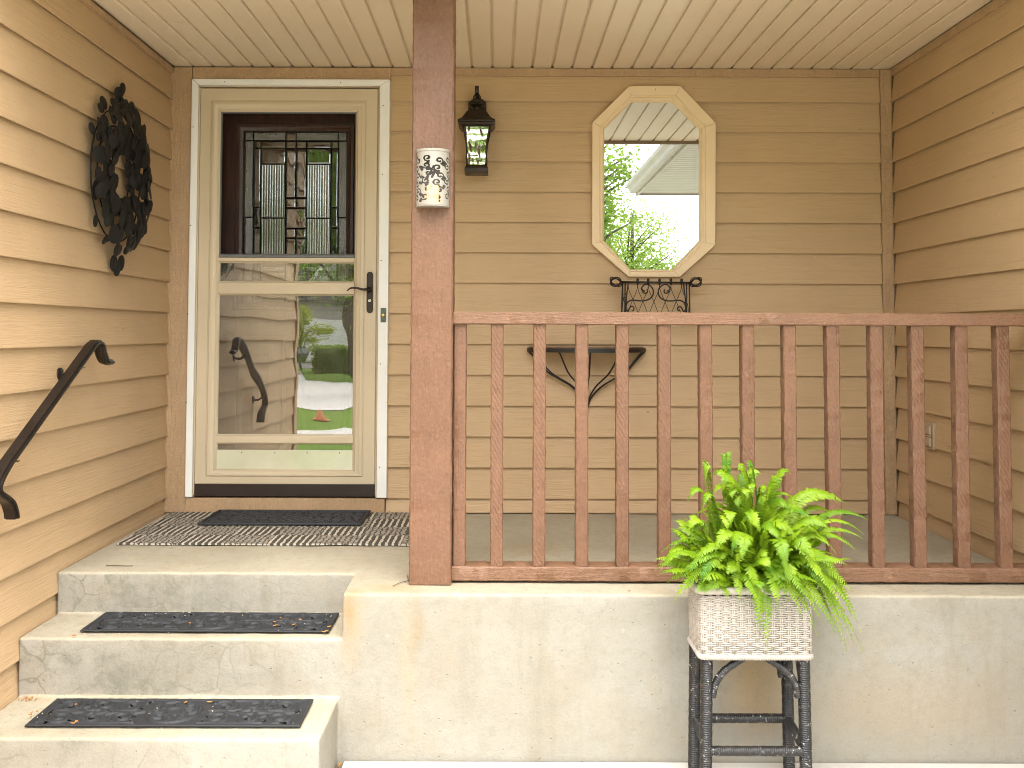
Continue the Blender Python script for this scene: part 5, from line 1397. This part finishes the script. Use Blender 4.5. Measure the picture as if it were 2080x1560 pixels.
# clipped hedges
for n_, (x0_, x1_, y_, hh) in enumerate(((-6.3, -4.2, -28.2, 1.0), (-4.2, -1.0, -31.0, 0.8))):
    r_ = random.Random(40+n_); hb = MB(); hb.box(x0_+.15, x1_-.15, y_-.45, y_+.45, GZ-.05, GZ+hh-.12)
    for k in range(5200):
        p = Vector((r_.uniform(x0_, x1_), y_+r_.uniform(-.6,.6), GZ+r_.uniform(0, hh))); 
        u_ = Vector((r_.gauss(0,1), r_.gauss(0,1), r_.gauss(0,1))).normalized(); v_ = u_.orthogonal().normalized(); L = 0.11
        hb.add([p-u_*L*.5, p+v_*L*.3, p+u_*L*.5, p-v_*L*.3], [(0,1,2,3)])
    solo('clipped_hedge', hb, M['leaf_pale'] if n_ else M['leaf_mid'], ('low pale hedge reflected in the storm door glass' if n_ else 'taller green hedge reflected in the storm door glass'), 'hedge', ((x0_+x1_)/2, y_, GZ), 'hedges across the street')
# house across the street
hs_ = thing('neighbour_house', 'pale gabled house across the street reflected in the storm door', 'house', (-9.0, -44, GZ))
M['pale_wall'] = paint_mat('pale_house_paint', (0.45, 0.41, 0.36), 0.7)
part('wall', MB().box(-14, -5.5, -50, -41, GZ-.1, GZ+3.0), M['pale_wall'], hs_)
part('gable_wall', MB().prism([(-10.2,-40.9,GZ+2.9),(-5.4,-40.9,GZ+2.9),(-7.8,-40.9,GZ+5.0)], [(-10.2,-41.2,GZ+2.9),(-5.4,-41.2,GZ+2.9),(-7.8,-41.2,GZ+5.0)]), M['pale_wall'], hs_)
part('roof', MB().prism([(-14.4,-40.5,GZ+3.0),(-14.4,-45.5,GZ+5.8),(-14.4,-50.4,GZ+3.0)], [(-5.1,-40.5,GZ+3.0),(-5.1,-45.5,GZ+5.8),(-5.1,-50.4,GZ+3.0)]), M['shingle'], hs_)
gd = part('garage_door', MB().box(-9.8, -7.2, -40.9, -40.86, GZ, GZ+2.15), M['white'], hs_)
for i_ in range(4):
    for j_ in range(4): link('panel', mesh('panel', MB().box(-9.75+0.65*i_, -9.75+0.65*i_+0.52, -40.855, -40.83, GZ+0.06+0.52*j_, GZ+0.48+0.52*j_), M['white'], wloc(gd)), gd)
for s_ in (-1, 1):
    part('barge_board', MB().prism([(-7.8,-40.82,GZ+5.16),(-7.8+s_*2.6,-40.82,GZ+2.86),(-7.8+s_*2.6,-40.82,GZ+2.68),(-7.8,-40.82,GZ+4.96)],[(-7.8,-40.7,GZ+5.16),(-7.8+s_*2.6,-40.7,GZ+2.86),(-7.8+s_*2.6,-40.7,GZ+2.68),(-7.8,-40.7,GZ+4.96)]), M['white'], hs_)
for x_ in (-6.6, -12.4):
    wf = part('window', MB().box(x_-.6, x_+.6, -40.95, -40.88, GZ+1.0, GZ+2.3), M['white'], hs_)
    link('pane', mesh('pane', MB().box(x_-.5, x_+.5, -40.87, -40.86, GZ+1.1, GZ+2.2), M['mirror'], wloc(wf)), wf)
# dark car parked at the street
cx_, cy_ = -8.75, -27.6
car = thing('parked_car', 'dark parked car reflected in the storm door glass', 'car', (cx_, cy_, GZ))
M['car_paint'] = plain('black_car_paint', (0.015, 0.016, 0.018), 0.25, 0.2, 0.6)
side = [(-2.2,.35),(2.15,.35),(2.25,.7),(2.15,.95),(1.0,1.05),(0.35,1.62),(-1.5,1.66),(-2.1,1.1),(-2.25,.8)]
part('body', MB().prism([(cx_+a, cy_-.88, GZ+c) for a, c in side], [(cx_+a, cy_+.88, GZ+c) for a, c in side]), M['car_paint'], car, 0.05)
part('window', MB().prism([(cx_+a, cy_+.885, GZ+c) for a, c in ((-1.4,1.12),(0.75,1.12),(0.3,1.54),(-1.35,1.58))], [(cx_+a, cy_+.895, GZ+c) for a, c in ((-1.4,1.12),(0.75,1.12),(0.3,1.54),(-1.35,1.58))]), M['mirror'], car)
for a in (-1.4, 1.4):
    for s_ in (-1, 1):
        wl_ = part('wheel', MB().lathe((cx_+a, cy_+s_*.82, GZ+.34), [(.0,-.11),(.30,-.11),(.34,-.06),(.34,.06),(.30,.11),(.0,.11)], 20, 0, 'y'), M['rubber'], car)
        link('hub', mesh('hub', MB().lathe((cx_+a, cy_+s_*.94, GZ+.34), [(.20,-.01),(.18,.01),(.0,.02)], 16, 0, 'y'), M['silver'], wloc(wl_)), wl_)
# orange cone on the lawn strip
c_ = Vector((-2.95, -11.1, GZ-0.02)); cone = thing('orange_cone', 'small orange cone on the lawn reflected low in the storm door', 'cone', c_)
M['orange'] = plain('orange_plastic', (0.50, 0.17, 0.07), 0.6)
part('cone_body', MB().lathe(c_, [(0.085,0.02),(0.025,0.17),(0.02,0.175)], 16), M['orange'], cone, angle=40)
part('cone_foot', MB().box(c_.x-.105, c_.x+.105, c_.y-.105, c_.y+.105, c_.z, c_.z+.02), M['orange'], cone)
